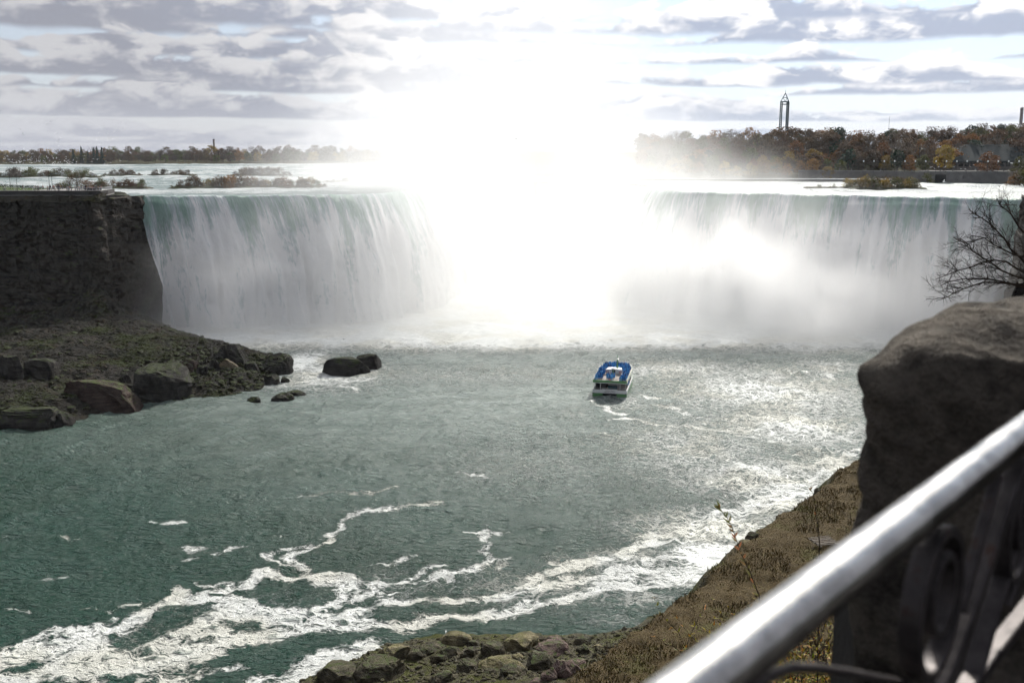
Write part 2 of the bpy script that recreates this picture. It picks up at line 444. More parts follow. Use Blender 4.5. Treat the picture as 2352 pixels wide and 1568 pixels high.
    deep = n.mixc(n.noise(p, .02, 3).ramp(.35, .65), (.006, .036, .020), (.017, .056, .040))
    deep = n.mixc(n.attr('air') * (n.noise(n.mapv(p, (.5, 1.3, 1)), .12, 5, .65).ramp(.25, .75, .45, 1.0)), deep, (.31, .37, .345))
    bub = n.mixc(B.ramp(.15, .9), deep, (.26, .33, .30))
    tint = n.mixc(n.noise(p, .05, 2).ramp(.45, .6), (.74, .76, .74), (.66, .66, .60))
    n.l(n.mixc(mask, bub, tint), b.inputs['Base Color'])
    n.l(mask.ramp(0, 1, .22, .75), b.inputs['Roughness'])
    b.inputs['IOR'].default_value = 1.33
    rip = n.noise(n.mapv(p, (1, 2.5, 1), rot=(0, 0, .22)), 1.5, 6, .62) + n.noise(n.mapv(p, (1, 2.4, 1), rot=(0, 0, -.2)), .45, 4, .6) * 3.4
    n.l(n.bump(rip * (1.0 - mask * .8), .95, .6), b.inputs['Normal'])
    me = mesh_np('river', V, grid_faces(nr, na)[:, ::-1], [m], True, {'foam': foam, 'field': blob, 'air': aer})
    tag(link('river', me), kind='structure')
build_river()

# ------------------------------------------------------------------ the falls
CREST = [(-153.5,404,.72,-.69),(-138,404,.72,-.69),(-120,408,.74,-.66),(-98,411,.74,-.66),(-80,413,.74,-.66),(-66,424,.72,-.7),(-55,442,.75,-.66),(-46,465,.9,-.4),(-44,500,1,-.1),
         (-38,545,.9,-.4),(-15,585,.4,-.9),(20,598,0,-1),(55,580,-.5,-.87),(70,545,-.9,-.4),(72,500,-1,-.1),(70,465,-.9,-.4),(76,447,-.55,-.83),(92,439,-.52,-.85),(110,431,-.52,-.85),(128,421,-.5,-.87),(146,409,-.5,-.87),(170,396,-.5,-.87),(197,381,-.45,-.9)]
def crest_dense(step=.6):
    P = np.array(CREST, float)
    L = np.concatenate([[0], np.cumsum(np.hypot(np.diff(P[:, 0]), np.diff(P[:, 1])))])
    s = np.arange(0, L[-1], step); out = np.stack([np.interp(s, L, P[:, k]) for k in range(4)], -1)
    k = 9
    for c in range(4):
        pad = np.pad(out[:, c], k, mode='edge'); out[:, c] = np.convolve(pad, np.ones(2 * k + 1) / (2 * k + 1), 'valid')
    return s, out
def water_sheet_mat():
    m, n, b = new_mat('falling_water')
    u, v = n.attr('along'), n.attr('drop')
    co = n.comb(u, v * 52.0, 0.0)
    st = n.noise(n.mapv(co, (.24, .032, 1)), 1, 6, .64, .2)
    st2 = n.noise(n.mapv(co, (1.7, .16, 1)), 1, 5, .7, .2)
    clump = n.noise(n.mapv(co, (.9, .34, 1)), 1, 6, .72, .5)
    big = n.noise(n.mapv(co, (.055, .012, 1)), 1, 3, .55)
    w = v.ramp(0, .42, -.26, .40) + (st - .5) * 2.7 + (st2 - .5) * 1.0 + (big - .5) * 2.4 + (clump - .5) * v.ramp(.03, .4) * 1.3
    f = (w + .5).clamp()
    green = n.mixc(n.noise(n.mapv(co, (.1, .1, 1)), 1, 2).ramp(.35, .65), (.26, .42, .36), (.40, .56, .50))
    mid = n.mixc(st2, (.42, .53, .54), (.66, .74, .76))
    c = n.mixc(f.ramp(.12, .45), green, mid)
    c = n.mixc(f.ramp(.38, .75), c, (.97, .975, .98))
    n.l(c, b.inputs['Base Color'])
    n.l(f.ramp(.1, .7, .22, .8), b.inputs['Roughness']); b.inputs['IOR'].default_value = 1.33
    n.l(n.bump(st2 * 1.2 + clump * 1.4 + st * 1.5, .8, .7), b.inputs['Normal'])
    tr = n.node('ShaderNodeBsdfTranslucent'); n.l(c, tr.inputs[0])
    mx = n.node('ShaderNodeMixShader'); mx.inputs[0].default_value = .14
    n.l(b.outputs[0], mx.inputs[1]); n.l(tr.outputs[0], mx.inputs[2])
    out = [q for q in n.t.nodes if q.type == 'OUTPUT_MATERIAL'][0]; n.l(mx.outputs[0], out.inputs[0])
    return m
def build_falls():
    s, P = crest_dense(.55); nu, nv = len(s), 130
    tt = np.linspace(0, 1, nv) ** 1.25
    S, T = np.meshgrid(s, tt, indexing='ij')
    cx, cy, dx, dy = (P[:, k][:, None] for k in range(4))
    L = np.hypot(dx, dy); dx, dy = dx / L, dy / L
    # vary the throw along the lip, so the sheet falls in heavy curtains
    var = fbm(S / 9, S * 0 + .5, 21, 4) - .5
    var2 = fbm(S / 2.2, T * 2.2, 31, 4) - .5
    var3 = fbm(S / 5.5, T * 5 - .0, 41, 5) - .5
    thr = 15 + 9 * var
    drop = T * (WTOP + 1)
    fall = np.sqrt(T)
    off = thr * (fall * .92 + .08 * T) + (var2 * 3.0 + var3 * 4.0 + (1 - np.abs(2 * fbm(S / 9, T * .7 + .03 * S, 45, 3) - 1)) * 10 - 4.5) * sstep(.03, .6, T)
    # rounded lip: start a little upstream and level
    Xw = cx + dx * off; Yw = cy + dy * off
    Zw = WTOP - drop + (fbm(S / 4, S * 0, 51) - .5) * .8 * (1 - T)
    V = np.stack([Xw, Yw, Zw], -1).reshape(-1, 3)
    me = mesh_np('falling_water', V, grid_faces(nu, nv), [water_sheet_mat()], True, {'along': S, 'drop': T})
    o = link('waterfall', me)
    tag(o, 'huge curved curtain of white and green water falling over the horseshoe shaped brink', 'waterfall', kind='structure')
    # rock wall right behind the sheet, closing the horseshoe
    m = rock_mat('wet_rock', (.05, .05, .055), (.11, .10, .10), .05)
    T2 = np.linspace(0, 1, 14); S2, T2 = np.meshgrid(s[::12], T2, indexing='ij')
    q = P[::12]; n2 = len(q)
    back = 3 + 2 * fbm(S2 / 10, T2 * 4, 71)
    Xb = q[:, 0][:, None] - q[:, 2][:, None] * back * .6; Yb = q[:, 1][:, None] - q[:, 3][:, None] * back * .6
    V = np.stack([Xb, Yb, WTOP - 1.2 - T2 * WTOP], -1).reshape(-1, 3)
    tag(link('brink_rock', mesh_np('brink_rock', V, grid_faces(n2, 14), [m])), kind='structure')

def rock_mat(name, c1, c2, scale=.3, moss=0.0, strata=1.0, rough=.8, bump=.8, bdist=.5, mossc=(.05, .07, .018)):
    m, n, b = new_mat(name)
    p = n.pos()
    a = n.noise(p, scale, 7, .65)
    st = n.noise(n.mapv(p, (.25, .25, 2.2)), scale * 3, 5, .65, .3)
    sp = n.noise(p, scale * 9, 5, .7)
    f = (a * .55 + st * .45 * strata + (sp - .5) * .35).ramp(.34, .68)
    c = n.mixc(f, c1, c2)
    if moss:
        up = n.sep(n.node('ShaderNodeNewGeometry').outputs['Normal'])[2]
        mk = (up * .9 + (n.noise(p, scale * 1.6, 6, .7) - .5) * 2.6).ramp(.75 - moss, 1.25 - moss)
        c = n.mixc(mk, c, mossc)
    n.l(c, b.inputs['Base Color'])
    n.l(n.noise(p, scale * 4, 4).ramp(.3, .7, rough - .18, rough + .1), b.inputs['Roughness'])
    crack = n.voronoi(n.mapv(p, (1, 1, 1.8)), scale * 5, 'DISTANCE_TO_EDGE').ramp(0, .08)
    n.l(n.bump(a * 1.2 + st * .8 + sp * .4 + crack * .25, bump, bdist), b.inputs['Normal'])
    return m
build_falls()
# ------------------------------------------------------------------ mist as a real volume of spray
def build_mist():
    x0, x1, y0, y1, z0, z1 = -185, 225, 308, 640, -2, 190
    res = 2.6 if not QUICK else 4.0
    me = bpy.data.meshes.new('mist')
    o = link('mist', me)
    tag(o, 'towering white column of spray rising from the foot of the falls', 'mist', kind='stuff')
    ng = bpy.data.node_groups.new('spray', 'GeometryNodeTree')
    ng.interface.new_socket('Geometry', in_out='INPUT', socket_type='NodeSocketGeometry')
    ng.interface.new_socket('Geometry', in_out='OUTPUT', socket_type='NodeSocketGeometry')
    n = NT(ng); go = n.node('NodeGroupOutput')
    vc = n.node('GeometryNodeVolumeCube')
    P = n.node('GeometryNodeInputPosition').outputs[0]
    x, y, z = n.sep(P)
    def G(cx, cy, cz, sx, sy, sz):
        q = ((x - cx) / sx).pow(2.0) + ((y - cy) / sy).pow(2.0) + ((z - cz) / sz).pow(2.0)
        return (q * -.5).exp()
    # wisps stretched upwards in the column, round billows low down
    nz = n.noise(n.mapv(P, (1, 1, .33)), .035, 5, .6)
    nb = n.noise(P, .045, 6, .62, .4)
    nf = n.noise(n.mapv(P, (1, 1, .8)), .12, 4, .6, .5)
    # column: widening with height
    cxn = x + 11.0 - (nz - .5) * (26.0 - z * .08)
    sx = 36.0 + z * .055
    col = (((cxn / sx).pow(2.0) + ((y - 492.0) / 42.0).pow(2.0)) * -.5).exp() * z.ramp(60.0, 188.0, 1.0, .40)
    col = col * (nz * 1.6 + .05) * .0115
    halo = (((x + 14.0) / 62.0).pow(2.0) * -.5 + ((y - 480.0) / 60.0).pow(2.0) * -.5).exp() * (nz - .30).max(0.0) * .0075 * z.ramp(60.0, 188.0, 1.0, .05)
    # base cloud over the whole basin; it stands higher towards the middle of the horseshoe
    front = (y + (nb - .5) * 44.0 + (nf - .5) * 14.0 - (x - 20.0).abs() * .06).ramp(338.0, 374.0)
    mid = (((x + 8.0) / 74.0).pow(2.0) * -.5).exp()
    H = 12.0 + mid * 40.0 * y.ramp(335.0, 400.0, .35, 1.0) + (nb - .5) * (12.0 + 22.0 * mid) + (y - 380.0).max(0.0) * .07
    H = H.max(4.0)
    lim = x.ramp(-150.0, -110.0) * x.ramp(128.0, 168.0, 1.0, .22)
    base = front * lim * (-(z / H).pow(1.7)).exp() * ((nb - .28) * 2.4 + (nf - .5) * .8).max(.24) * (.022 + .14 * (1.0 - mid))
    low = (y - 14.0 * nb).ramp(300.0, 362.0) * x.ramp(-160.0, -120.0) * (-(z / 6.0)).exp() * (nf * 2.2 - .5).max(0.0) * .045
    # bright billow thrown up in front of the western sheet
    bil = G(108.0, 388.0, 13.0, 23.0, 16.0, 12.0) * ((nb - .34) * 4.0 + (nf - .5) * 2.2).max(0.0) * .15
    bil2 = G(92.0, 394.0, 30.0, 22.0, 18.0, 17.0) * ((nb - .38) * 4.0 + (nf - .5) * 2.4).max(0.0) * .035
    right = G(160.0, 374.0, 0.0, 40.0, 24.0, 18.0) * (nb * 1.4).max(0.0) * .085
    inner = G(-42.0, 428.0, 20.0, 17.0, 24.0, 34.0) * (nz * 1.2 + nb * .8 - .3).max(0.0) * .055
    edgefade = x.ramp(-182.0, -140.0) * x.ramp(180.0, 222.0, 1.0, 0.0) * z.ramp(158.0, 189.0, 1.0, 0.0) * y.ramp(312.0, 345.0) * y.ramp(590.0, 636.0, 1.0, 0.0)
    d = (col + halo + base + low + bil + bil2 + right + inner) * edgefade
    d = (d - .0006).max(0.0)
    n.l(d, vc.inputs['Density'])
    vc.inputs['Min'].default_value = (x0, y0, z0); vc.inputs['Max'].default_value = (x1, y1, z1)
    vc.inputs['Resolution X'].default_value = int((x1 - x0) / res)
    vc.inputs['Resolution Y'].default_value = int((y1 - y0) / res)
    vc.inputs['Resolution Z'].default_value = int((z1 - z0) / res)
    m = bpy.data.materials.new('spray'); m.use_nodes = True
    nt = m.node_tree; nt.nodes.clear(); s = NT(nt)
    pv = s.node('ShaderNodeVolumePrincipled'); ou = s.node('ShaderNodeOutputMaterial')
    pv.inputs['Color'].default_value = (1, 1, 1, 1); pv.inputs['Density'].default_value = MIST_K
    pv.inputs['Anisotropy'].default_value = .46
    s.l(pv.outputs[0], ou.inputs['Volume'])
    sm = n.node('GeometryNodeSetMaterial'); sm.inputs['Material'].default_value = m
    n.l(vc.outputs[0], sm.inputs[0]); n.l(sm.outputs[0], go.inputs[0])
    me.materials.append(m)
    md = o.modifiers.new('spray', 'NODES'); md.node_group = ng
QUICK = False
MIST_K = 0.5
build_mist()

def build_haze():
    mb = MB(); mb.box((0, 900, 96.0), (3300, 1980, 204)); m = bpy.data.materials.new('haze'); m.use_nodes = True
    nt = m.node_tree; nt.nodes.clear(); s = NT(nt); pv = s.node('ShaderNodeVolumePrincipled'); ou = s.node('ShaderNodeOutputMaterial')
    pv.inputs['Color'].default_value = (.9, .95, 1, 1); pv.inputs['Density'].default_value = .00004; pv.inputs['Anisotropy'].default_value = .1
    s.l(pv.outputs[0], ou.inputs['Volume']); tag(mb.build('haze', m), 'pale thin air between the viewpoint and the far shore', 'haze', kind='stuff')
build_haze()
# ------------------------------------------------------------------ upper river with rapids
def up_z(x, y):      # the bed climbs gently upstream
    return WTOP + .008 * np.maximum(0, y - 420)
def build_upper():
    s, P = crest_dense(2.2)
    r0 = np.hypot(P[:, 0] - 15, P[:, 1] - 300); ph = np.arctan2(P[:, 0] - 15, P[:, 1] - 300)
    nv = 360; g = np.concatenate([np.linspace(0, 1, 90)[:-1] * .09, .09 + .91 * np.linspace(0, 1, nv - 89) ** 1.15])
    Rr = r0[:, None] + g[None, :] * (1500 - r0[:, None])
    Xw = 15 + Rr * np.sin(ph)[:, None]; Yw = 300 + Rr * np.cos(ph)[:, None]
    dist = Rr - r0[:, None]
    rough = sstep(4, 34, dist)
    wv = 1 - np.abs(2 * vnoise(Xw / 26 + fbm(Xw / 30, Yw / 20, 3), Yw / 10, 61) - 1)
    wv2 = 1 - np.abs(2 * fbm(Xw / 9, Yw / 5, 62, 3) - 1)
    bank = fbm(Xw / 90, Yw / 34, 63, 3)
    h = (wv - .5) * 1.5 * sstep(.3, .65, bank) + (wv2 - .5) * .8
    Zw = up_z(Xw, Yw) - .3 + h * (rough * .9 + .06)
    foam = sstep(.50, .66, bank * .6 + wv * .28 + wv2 * .18) * rough * .9
    Zw[:, 0] -= .3
    V = np.stack([Xw, Yw, Zw], -1).reshape(-1, 3)
    m, n, b = new_mat('rapids_water'); p = n.pos(); F = n.attr('foam')
    q = n.mapv(p, (.35, 1, 1)); f1 = n.noise(q, .22, 6, .65); f2 = n.noise(p, 1.1, 4, .7)
    k = (F * 1.0 + (f1 - .5) * 1.9 + (f2 - .5) * .8).ramp(.46, 1.12)
    n.l(n.mixc(k, n.mixc(f1, (.07, .12, .12), (.12, .18, .18)), (.50, .53, .54)), b.inputs['Base Color'])
    n.l(k.ramp(0, 1, .42, .85), b.inputs['Roughness']); b.inputs['IOR'].default_value = 1.33
    n.l(n.bump(f1 * 1.4 + f2, .9, 1.1), b.inputs['Normal'])
    me = mesh_np('rapids', V, grid_faces(len(s), nv), [m], True, {'foam': foam})
    tag(link('rapids', me), kind='structure')
build_upper()

# ------------------------------------------------------------------ foliage
LEAF = {}
def leaf_mat(key, a, b_):
    m, n, b = new_mat(key); LEAF[key] = m
    r = n.node('ShaderNodeObjectInfo').outputs['Random']
    geo = n.node('ShaderNodeNewGeometry')
    isl = X(n.t, geo.outputs['Random Per Island'])
    c = n.mixc(isl, a, b_)
    hs = n.node('ShaderNodeHueSaturation'); n.l(c, hs.inputs['Color'])
    n.l(X(n.t, r) * .5 + .72, hs.inputs['Value']); n.l(X(n.t, r) * .02 + .49, hs.inputs['Hue'])
    n.l(hs.outputs[0], b.inputs['Base Color']); b.inputs['Roughness'].default_value = .6
    tr = n.node('ShaderNodeBsdfTranslucent'); n.l(hs.outputs[0], tr.inputs[0])
    mx = n.node('ShaderNodeMixShader'); mx.inputs[0].default_value = .35
    n.l(b.outputs[0], mx.inputs[1]); n.l(tr.outputs[0], mx.inputs[2])
    n.l(mx.outputs[0], [q for q in n.t.nodes if q.type == 'OUTPUT_MATERIAL'][0].inputs[0])
leaf_mat('orange', (.25, .115, .035), (.14, .075, .03)); leaf_mat('rust', (.13, .068, .036), (.08, .052, .034))
leaf_mat('golden', (.30, .19, .04), (.16, .12, .03)); leaf_mat('olive', (.10, .10, .03), (.055, .065, .02))
leaf_mat('brown', (.13, .085, .05), (.07, .05, .035)); leaf_mat('evergreen', (.02, .045, .025), (.012, .028, .018))
leaf_mat('greybrown', (.12, .095, .08), (.07, .058, .05))
BARK = simple('bark', (.09, .07, .055), .9, var=.3, scale=2, bump=.6)
DARKBARK = simple('dark_bark', (.05, .04, .032), .9, var=.3, scale=6, bump=.5)

def scatter_quads(pts, size, rng, nrm_up=.0):
    n = len(pts); a = rng.normal(size=(n, 3)); a /= np.linalg.norm(a, axis=1)[:, None]
    c = rng.normal(size=(n, 3)); b = np.cross(a, c); b /= np.linalg.norm(b, axis=1)[:, None]
    s = size[:, None] if hasattr(size, 'shape') else size
    a, b = a * s, b * s * .7
    V = np.stack([pts - a - b * .4, pts + a * .2 - b, pts + a + b * .4, pts - a * .2 + b], 1).reshape(-1, 3)
    F = np.arange(4 * n).reshape(-1, 4)
    return V, F
def crown_mesh(name, seed, kind='round', leaves=900, leaf=.045):
    """crown of a tree one unit tall"""
    rng = np.random.default_rng(seed)
    pts = []
    if kind == 'conifer':
        for i in range(leaves):
            z = .08 + .92 * rng.random() ** 1.25; r = (1 - z) * .24 * (.75 + .35 * math.sin(z * 46 + rng.random()))
            q = rng.random() * 2 * PI; rr = r * math.sqrt(rng.random())
            pts.append((rr * math.cos(q), rr * math.sin(q), z - rr * .25))
    else:
        nc = {'round': 34, 'tall': 30, 'shrub': 26, 'bare': 20}[kind]
        W, H0, H1 = {'round': (.36, .10, .97), 'tall': (.24, .2, 1.0), 'shrub': (.55, .0, .95), 'bare': (.30, .35, 1.0)}[kind]
        cs = []
        for i in range(nc):
            q = rng.random() * 2 * PI; t = rng.random(); z = H0 + (H1 - H0) * (t * .9 + .06)
            w = W * ((1 - .55 * t) if kind == 'shrub' else math.sin(PI * min(1, .22 + t * .74)) ** .7) * (.35 + .65 * math.sqrt(rng.random()))
            cs.append((w * math.cos(q), w * math.sin(q), z, (.07 + .07 * rng.random()) * (1.9 if kind == 'shrub' else 1.0)))
        for i in range(leaves):
            c = cs[rng.integers(nc)]; d = rng.normal(size=3); d /= np.linalg.norm(d)
            r = c[3] * (.45 + .7 * rng.random() ** .6)
            pts.append((c[0] + d[0] * r * 1.15, c[1] + d[1] * r * 1.15, max(.01, c[2] + d[2] * r * .85)))
    pts = np.array(pts); sz = leaf * (.5 + rng.random(len(pts)))
    V, F = scatter_quads(pts, sz, rng)
    return mesh_np(name, V, F, [], False)
def trunk_mesh(name, seed, kind):
    rng = random.Random(seed); mb = MB(); top = {'conifer': .96, 'round': .7, 'tall': .8, 'bare': .75, 'shrub': .35}[kind]
    r = .016 if kind != 'shrub' else .02
    ax = [(0, 0, -.05), (.004, .003, top * .4), (-.006, .004, top)]
    mb.tube(ax, [r * 1.3, r, r * .25], 6)
    if kind != 'conifer':
        nb = 26 if kind == 'bare' else 8
        for i in range(nb):
            z = top * (.35 + .6 * rng.random()); q = rng.random() * 2 * PI; L = (.12 + .2 * rng.random()) * (1.15 if kind != 'shrub' else .9)
            e = (L * math.cos(q) * .8, L * math.sin(q) * .8, min(.98, z + L * (.5 + .6 * rng.random())))
            mid = (e[0] * .5, e[1] * .5, z + (e[2] - z) * .35)
            mb.tube([(0, 0, z), mid, e], [r * .55, r * .35, r * .12], 4, False)
            if kind == 'bare':
                for j in range(5):
                    a = Vector(mid).lerp(Vector(e), rng.random()); d = Vector((rng.uniform(-1, 1), rng.uniform(-1, 1), rng.uniform(.1, 1.2))) * .09
                    mb.tube([a, a + d], [r * .2, r * .08], 3, False)
    return mb.mesh(name, BARK)
PROTO = {}
def tree_proto(kind, var, col):
    k = (kind, var, col)
    if k not in PROTO:
        base = PROTO.get((kind, var))
        if base is None:
            lv = {'conifer': 900, 'round': 1900, 'tall': 1600, 'bare': 420, 'shrub': 1100}[kind]
            lf = {'conifer': .03, 'round': .026, 'tall': .026, 'bare': .018, 'shrub': .034}[kind]
            base = PROTO[(kind, var)] = (crown_mesh('crown', 100 + var * 7 + len(kind), kind, lv, lf), trunk_mesh('trunk', 5 + var, kind))
        cm = base[0].copy(); cm.materials.append(LEAF[col]); PROTO[k] = (cm, base[1])
    return PROTO[k]

NAMEOF = {'conifer': 'conifer_tree', 'round': 'autumn_tree', 'tall': 'autumn_tree', 'bare': 'bare_tree', 'shrub': 'shrub'}
def plant(kind, col, loc, h, label, group, cat=None, wide=1.0, rng=random):
    var = rng.randrange(5); cm, tm = tree_proto(kind, var, col)
    r = empty(NAMEOF[kind], loc, rng.random() * 6.28); w = h * wide * rng.uniform(.85, 1.2)
    r.scale = (w, w, h)
    link('crown', cm, r); link('trunk', tm, r)
    tag(r, label, cat or ('shrub' if kind == 'shrub' else 'tree'), group)
    return r
ORD = ['first','second','third','fourth','fifth','sixth','seventh','eighth','ninth','tenth','eleventh','twelfth','thirteenth','fourteenth','fifteenth','sixteenth','seventeenth','eighteenth','nineteenth','twentieth']
def nth(i):
    i += 1
    if i <= 20: return ORD[i - 1]
    t, u = divmod(i, 10); T = ['', '', 'twenty', 'thirty', 'forty', 'fifty', 'sixty', 'seventy'][t]
    return {0: {'twenty': 'twentieth', 'thirty': 'thirtieth', 'forty': 'fortieth', 'fifty': 'fiftieth', 'sixty': 'sixtieth', 'seventy': 'seventieth'}[T]}.get(u) or f"{T}-{ORD[u - 1]}"
COLW = {'orange': 'orange', 'rust': 'rusty red', 'golden': 'golden yellow', 'olive': 'olive green', 'brown': 'brown leaved', 'evergreen': 'dark green', 'greybrown': 'grey brown leafless'}

# far land: the wooded bank beyond the rapids and the hill on the western side
def hill_z(x, y):
    """height of the far land (numpy or floats)"""
    e = sstep(575, 720, y) * sstep(40, 140, x)
    e2 = sstep(0, 1, (y - 1180) / 60)
    z = 54.5 + e * 17 * (.85 + .3 * fbm(x / 80, y / 80, 91, 2)) + 3.0 * sstep(545, 575, y) * sstep(60, 120, x)
    return np.maximum(z, 0) + e2 * 1.0
def build_farland():
    m, n, b = new_mat('far_ground'); p = n.pos()
    n.l(n.mixc(n.noise(p, .05, 5, .6), (.035, .04, .018), (.085, .07, .035)), b.inputs['Base Color']); b.inputs['Roughness'].default_value = .95
    n.l(n.bump(n.noise(p, .4, 4, .7), .7, 1.5), b.inputs['Normal'])
    # western hill: its shore runs from beside the weir back to the right
    def sheet(name, shore, depth, zf, nv=40, low=-2.0):
        sh = np.array(shore, float); L = np.concatenate([[0], np.cumsum(np.hypot(*np.diff(sh[:, :2], axis=0).T))])
        s = np.arange(0, L[-1], 6.0); x = np.interp(s, L, sh[:, 0]); y = np.interp(s, L, sh[:, 1]); zz = np.interp(s, L, sh[:, 2])
        t = np.linspace(0, 1, nv) ** 1.6
        Xw = x[:, None] + 0 * t; Yw = y[:, None] + t * depth
        Zw = zf(Xw, Yw, zz[:, None], t * depth) ; Zw[:, 0] = zz - 4
        V = np.stack([Xw, Yw, Zw], -1).reshape(-1, 3)
        o = link(name, mesh_np(name, V, grid_faces(len(s), nv), [m])); tag(o, kind='structure'); return o
    sheet('far_hill', WSHORE, 500, west_z)
    sheet('far_shore_ground', ESHORE, 500, east_z)
WSHORE = [(-40, 640, 53.8), (60, 626, 53.6), (200, 600, 53.4), (232, 560, 53.0), (285, 540, 52.9), (420, 520, 52.8), (760, 480, 52.6)]
def west_z(x, y, zs, dist):
    up = sstep(18, 105, dist) * 17 * (.8 + .2 * sstep(150, 420, x)) * (.86 + .28 * fbm(x / 60, y / 70, 92, 3))
    return zs + 3.2 * sstep(.5, 3, dist) + up
ESHORE = [(-1500, 1080, 57.4), (-700, 1120, 57.6), (-300, 1190, 58.2), (0, 1240, 58.6), (300, 1300, 59)]
def east_z(x, y, zs, dist): return zs + 1.5 * sstep(0, 10, dist) + .02 * dist
build_farland()
def shore_y(shore, x): 
    a = np.array(shore, float); return float(np.interp(x, a[:, 0], a[:, 1])), float(np.interp(x, a[:, 0], a[:, 2]))

def plant_far():
    rng = random.Random(12)
    # western hill, seven rows up the slope
    rows = [(6, 'lowest row', .52, 9), (22, 'second row', .5, 10.5), (40, 'third row', .45, 11.5), (58, 'fourth row', .42, 12.5),
            (78, 'fifth row', .42, 13), (100, 'sixth row', .42, 13.5), (128, 'crest row', .40, 14)]
    for ri, (dp, rn, _, hh) in enumerate(rows):
        px = 640.0 if ri > 1 else 648.0; k = 0
        while px < 1040:
            d0 = 600 + dp; x = (px - 512) / FPX * d0
            for _i in range(3):
                ys, zs = shore_y(WSHORE, x); d0 = ys + dp + rng.uniform(-5, 5); x = (px - 512) / FPX * d0
            z = float(west_z(np.array(x), np.array(d0), zs, np.array(d0 - ys)))
            px += rng.uniform(10.5, 15.5) * (600 / d0) * (1.0 if ri < 5 else .85)
            if ri < 3 and x > 262 + dp * .3: continue            # the stone building stands here
            if ri < 2 and 205 < x < 300 : continue
            r = rng.random()
            if ri == 0: col, kd = (('golden', 'round') if r < .45 else ('orange', 'round') if r < .6 else ('olive', 'round'))
            elif ri < 3: col, kd = (('orange', 'round') if r < .2 else ('golden', 'round') if r < .38 else ('olive', 'tall') if r < .6 else ('brown', 'round') if r < .85 else ('evergreen', 'tall'))
            else: col, kd = (('rust', 'round') if r < .27 else ('orange', 'round') if r < .36 else ('brown', 'round') if r < .68 else ('olive', 'round') if r < .76 else ('greybrown', 'bare') if r < .93 else ('evergreen', 'tall'))
            h = hh * rng.uniform(.78, 1.22)
            if x < 95: h *= .86
            plant(kd, col, (x, d0, z - .3), h, f"{COLW[col]} tree on the western hill, {rn}, {nth(k)} from the white mist", 'trees on the western hill', rng=rng, wide=1.12)
            k += 1
    # flat wood beyond the rapids
    erow = [(6, 'front row', 11.5), (30, 'middle row', 14), (62, 'back row', 16.5)]
    for ri, (dp, rn, hh) in enumerate(erow):
        px = -8.0; k = 0
        while px < 385:
            x = (px - 512) / FPX * (1130 + dp)
            for _i in range(3):
                ys, zs = shore_y(ESHORE, x); d0 = ys + dp + rng.uniform(-6, 6); x = (px - 512) / FPX * d0
            px += rng.uniform(6.5, 10.5)
            r = rng.random(); far = px / 385.0
            col, kd = (('brown', 'round') if r < .36 else ('olive', 'round') if r < .58 else ('golden', 'round') if r < .70 else ('orange', 'round') if r < .76 else ('greybrown', 'bare') if r < .9 else ('rust', 'round'))
            h = hh * rng.uniform(.75, 1.15) * (.85 + .28 * far)
            plant(kd, col, (x, d0, zs + 1.3 + .02 * dp), h, f"{COLW[col]} tree on the flat far shore, {rn}, {nth(k)} from the left", 'trees on the far flat shore', rng=rng, wide=1.25)
            k += 1
    for i, (px, top) in enumerate([(72.8, 149.5), (80.8, 146.5), (87.6, 150.5), (93.2, 147.2), (96.5, 146.6), (101.4, 147.4)]):
        x = (px - 512) / FPX * 1125; ys, zs = shore_y(ESHORE, x); b_ = at_d(px, top, ys + 3); h = b_.z - zs
        plant('conifer', 'evergreen', (b_.x, ys + 3, zs), h * 1.02, f"dark pointed spruce on the far flat shore, {nth(i)} of six from the left", 'spruces on the far flat shore', rng=rng, wide=1.05)
plant_far()

# ------------------------------------------------------------------ islands in the rapids
def island(name, label, x0, x1, D0, zt, shrubs, rngseed, cols, hs, depth=10, trees=()):
    """x0,x1: traced sides on the wide copy; D0: distance"""
    rng = random.Random(rngseed)
    a = dd(x0, 400, D0).x; b = dd(x1, 400, D0).x; z0 = float(up_z(0, D0))
    nu, nv = 60, 16
    U, Vv = np.meshgrid(np.linspace(0, 1, nu), np.linspace(0, 1, nv), indexing='ij')
    Xw = a - 2 + (b - a + 4) * U; Yw = D0 - 2 + (depth + 4) * Vv
    e = np.minimum(sstep(0, .06, U) * sstep(0, .06, 1 - U), sstep(0, .22, Vv) * sstep(0, .2, 1 - Vv))
    Zw = z0 - 1.2 + e * (1.4 + zt * fbm(Xw / 5, Yw / 5, rngseed, 4)) + .5 * fbm(Xw / 1.3, Yw / 1.3, rngseed + 2, 3)
    m = ISLMAT
    me = mesh_np(name, np.stack([Xw, Yw, Zw], -1).reshape(-1, 3), grid_faces(nu, nv), [m], False)
    o = link(name, me); tag(o, label, 'island')
    for i in range(shrubs):
        t = (i + .5 + rng.uniform(-.35, .35)) / shrubs
        col = rng.choice(cols); edge = min(1, 4.5 * min(t, 1 - t) + .35)
        h = rng.uniform(*hs) * edge
        x = a + (b - a) * t; y = D0 + depth * rng.uniform(.15, .8)
        plant('shrub', col, (x, y, z0 - .1), h, f"{COLW[col].replace(' leafless', '')} shrub on the {name.replace('_', ' ')}, {nth(i)} of {shrubs} from the left"[:200], f"shrubs on the {name.replace('_', ' ')}", rng=rng, wide=1.15)
ISLMAT = rock_mat('island_rock', (.035, .032, .028), (.10, .09, .075), .6, moss=.15)
island('long_bushy_island', 'low rocky island covered in autumn shrubs just above the left brink', 378, 742, 478, .8, 34, 1, ['olive', 'golden', 'brown', 'brown', 'orange'], (3.2, 6.6), 16)
island('small_bushy_island', 'small green and brown bushy island behind the promenade tip', 190, 328, 470, .8, 14, 2, ['olive', 'brown', 'olive', 'rust'], (2.6, 5.2), 12)
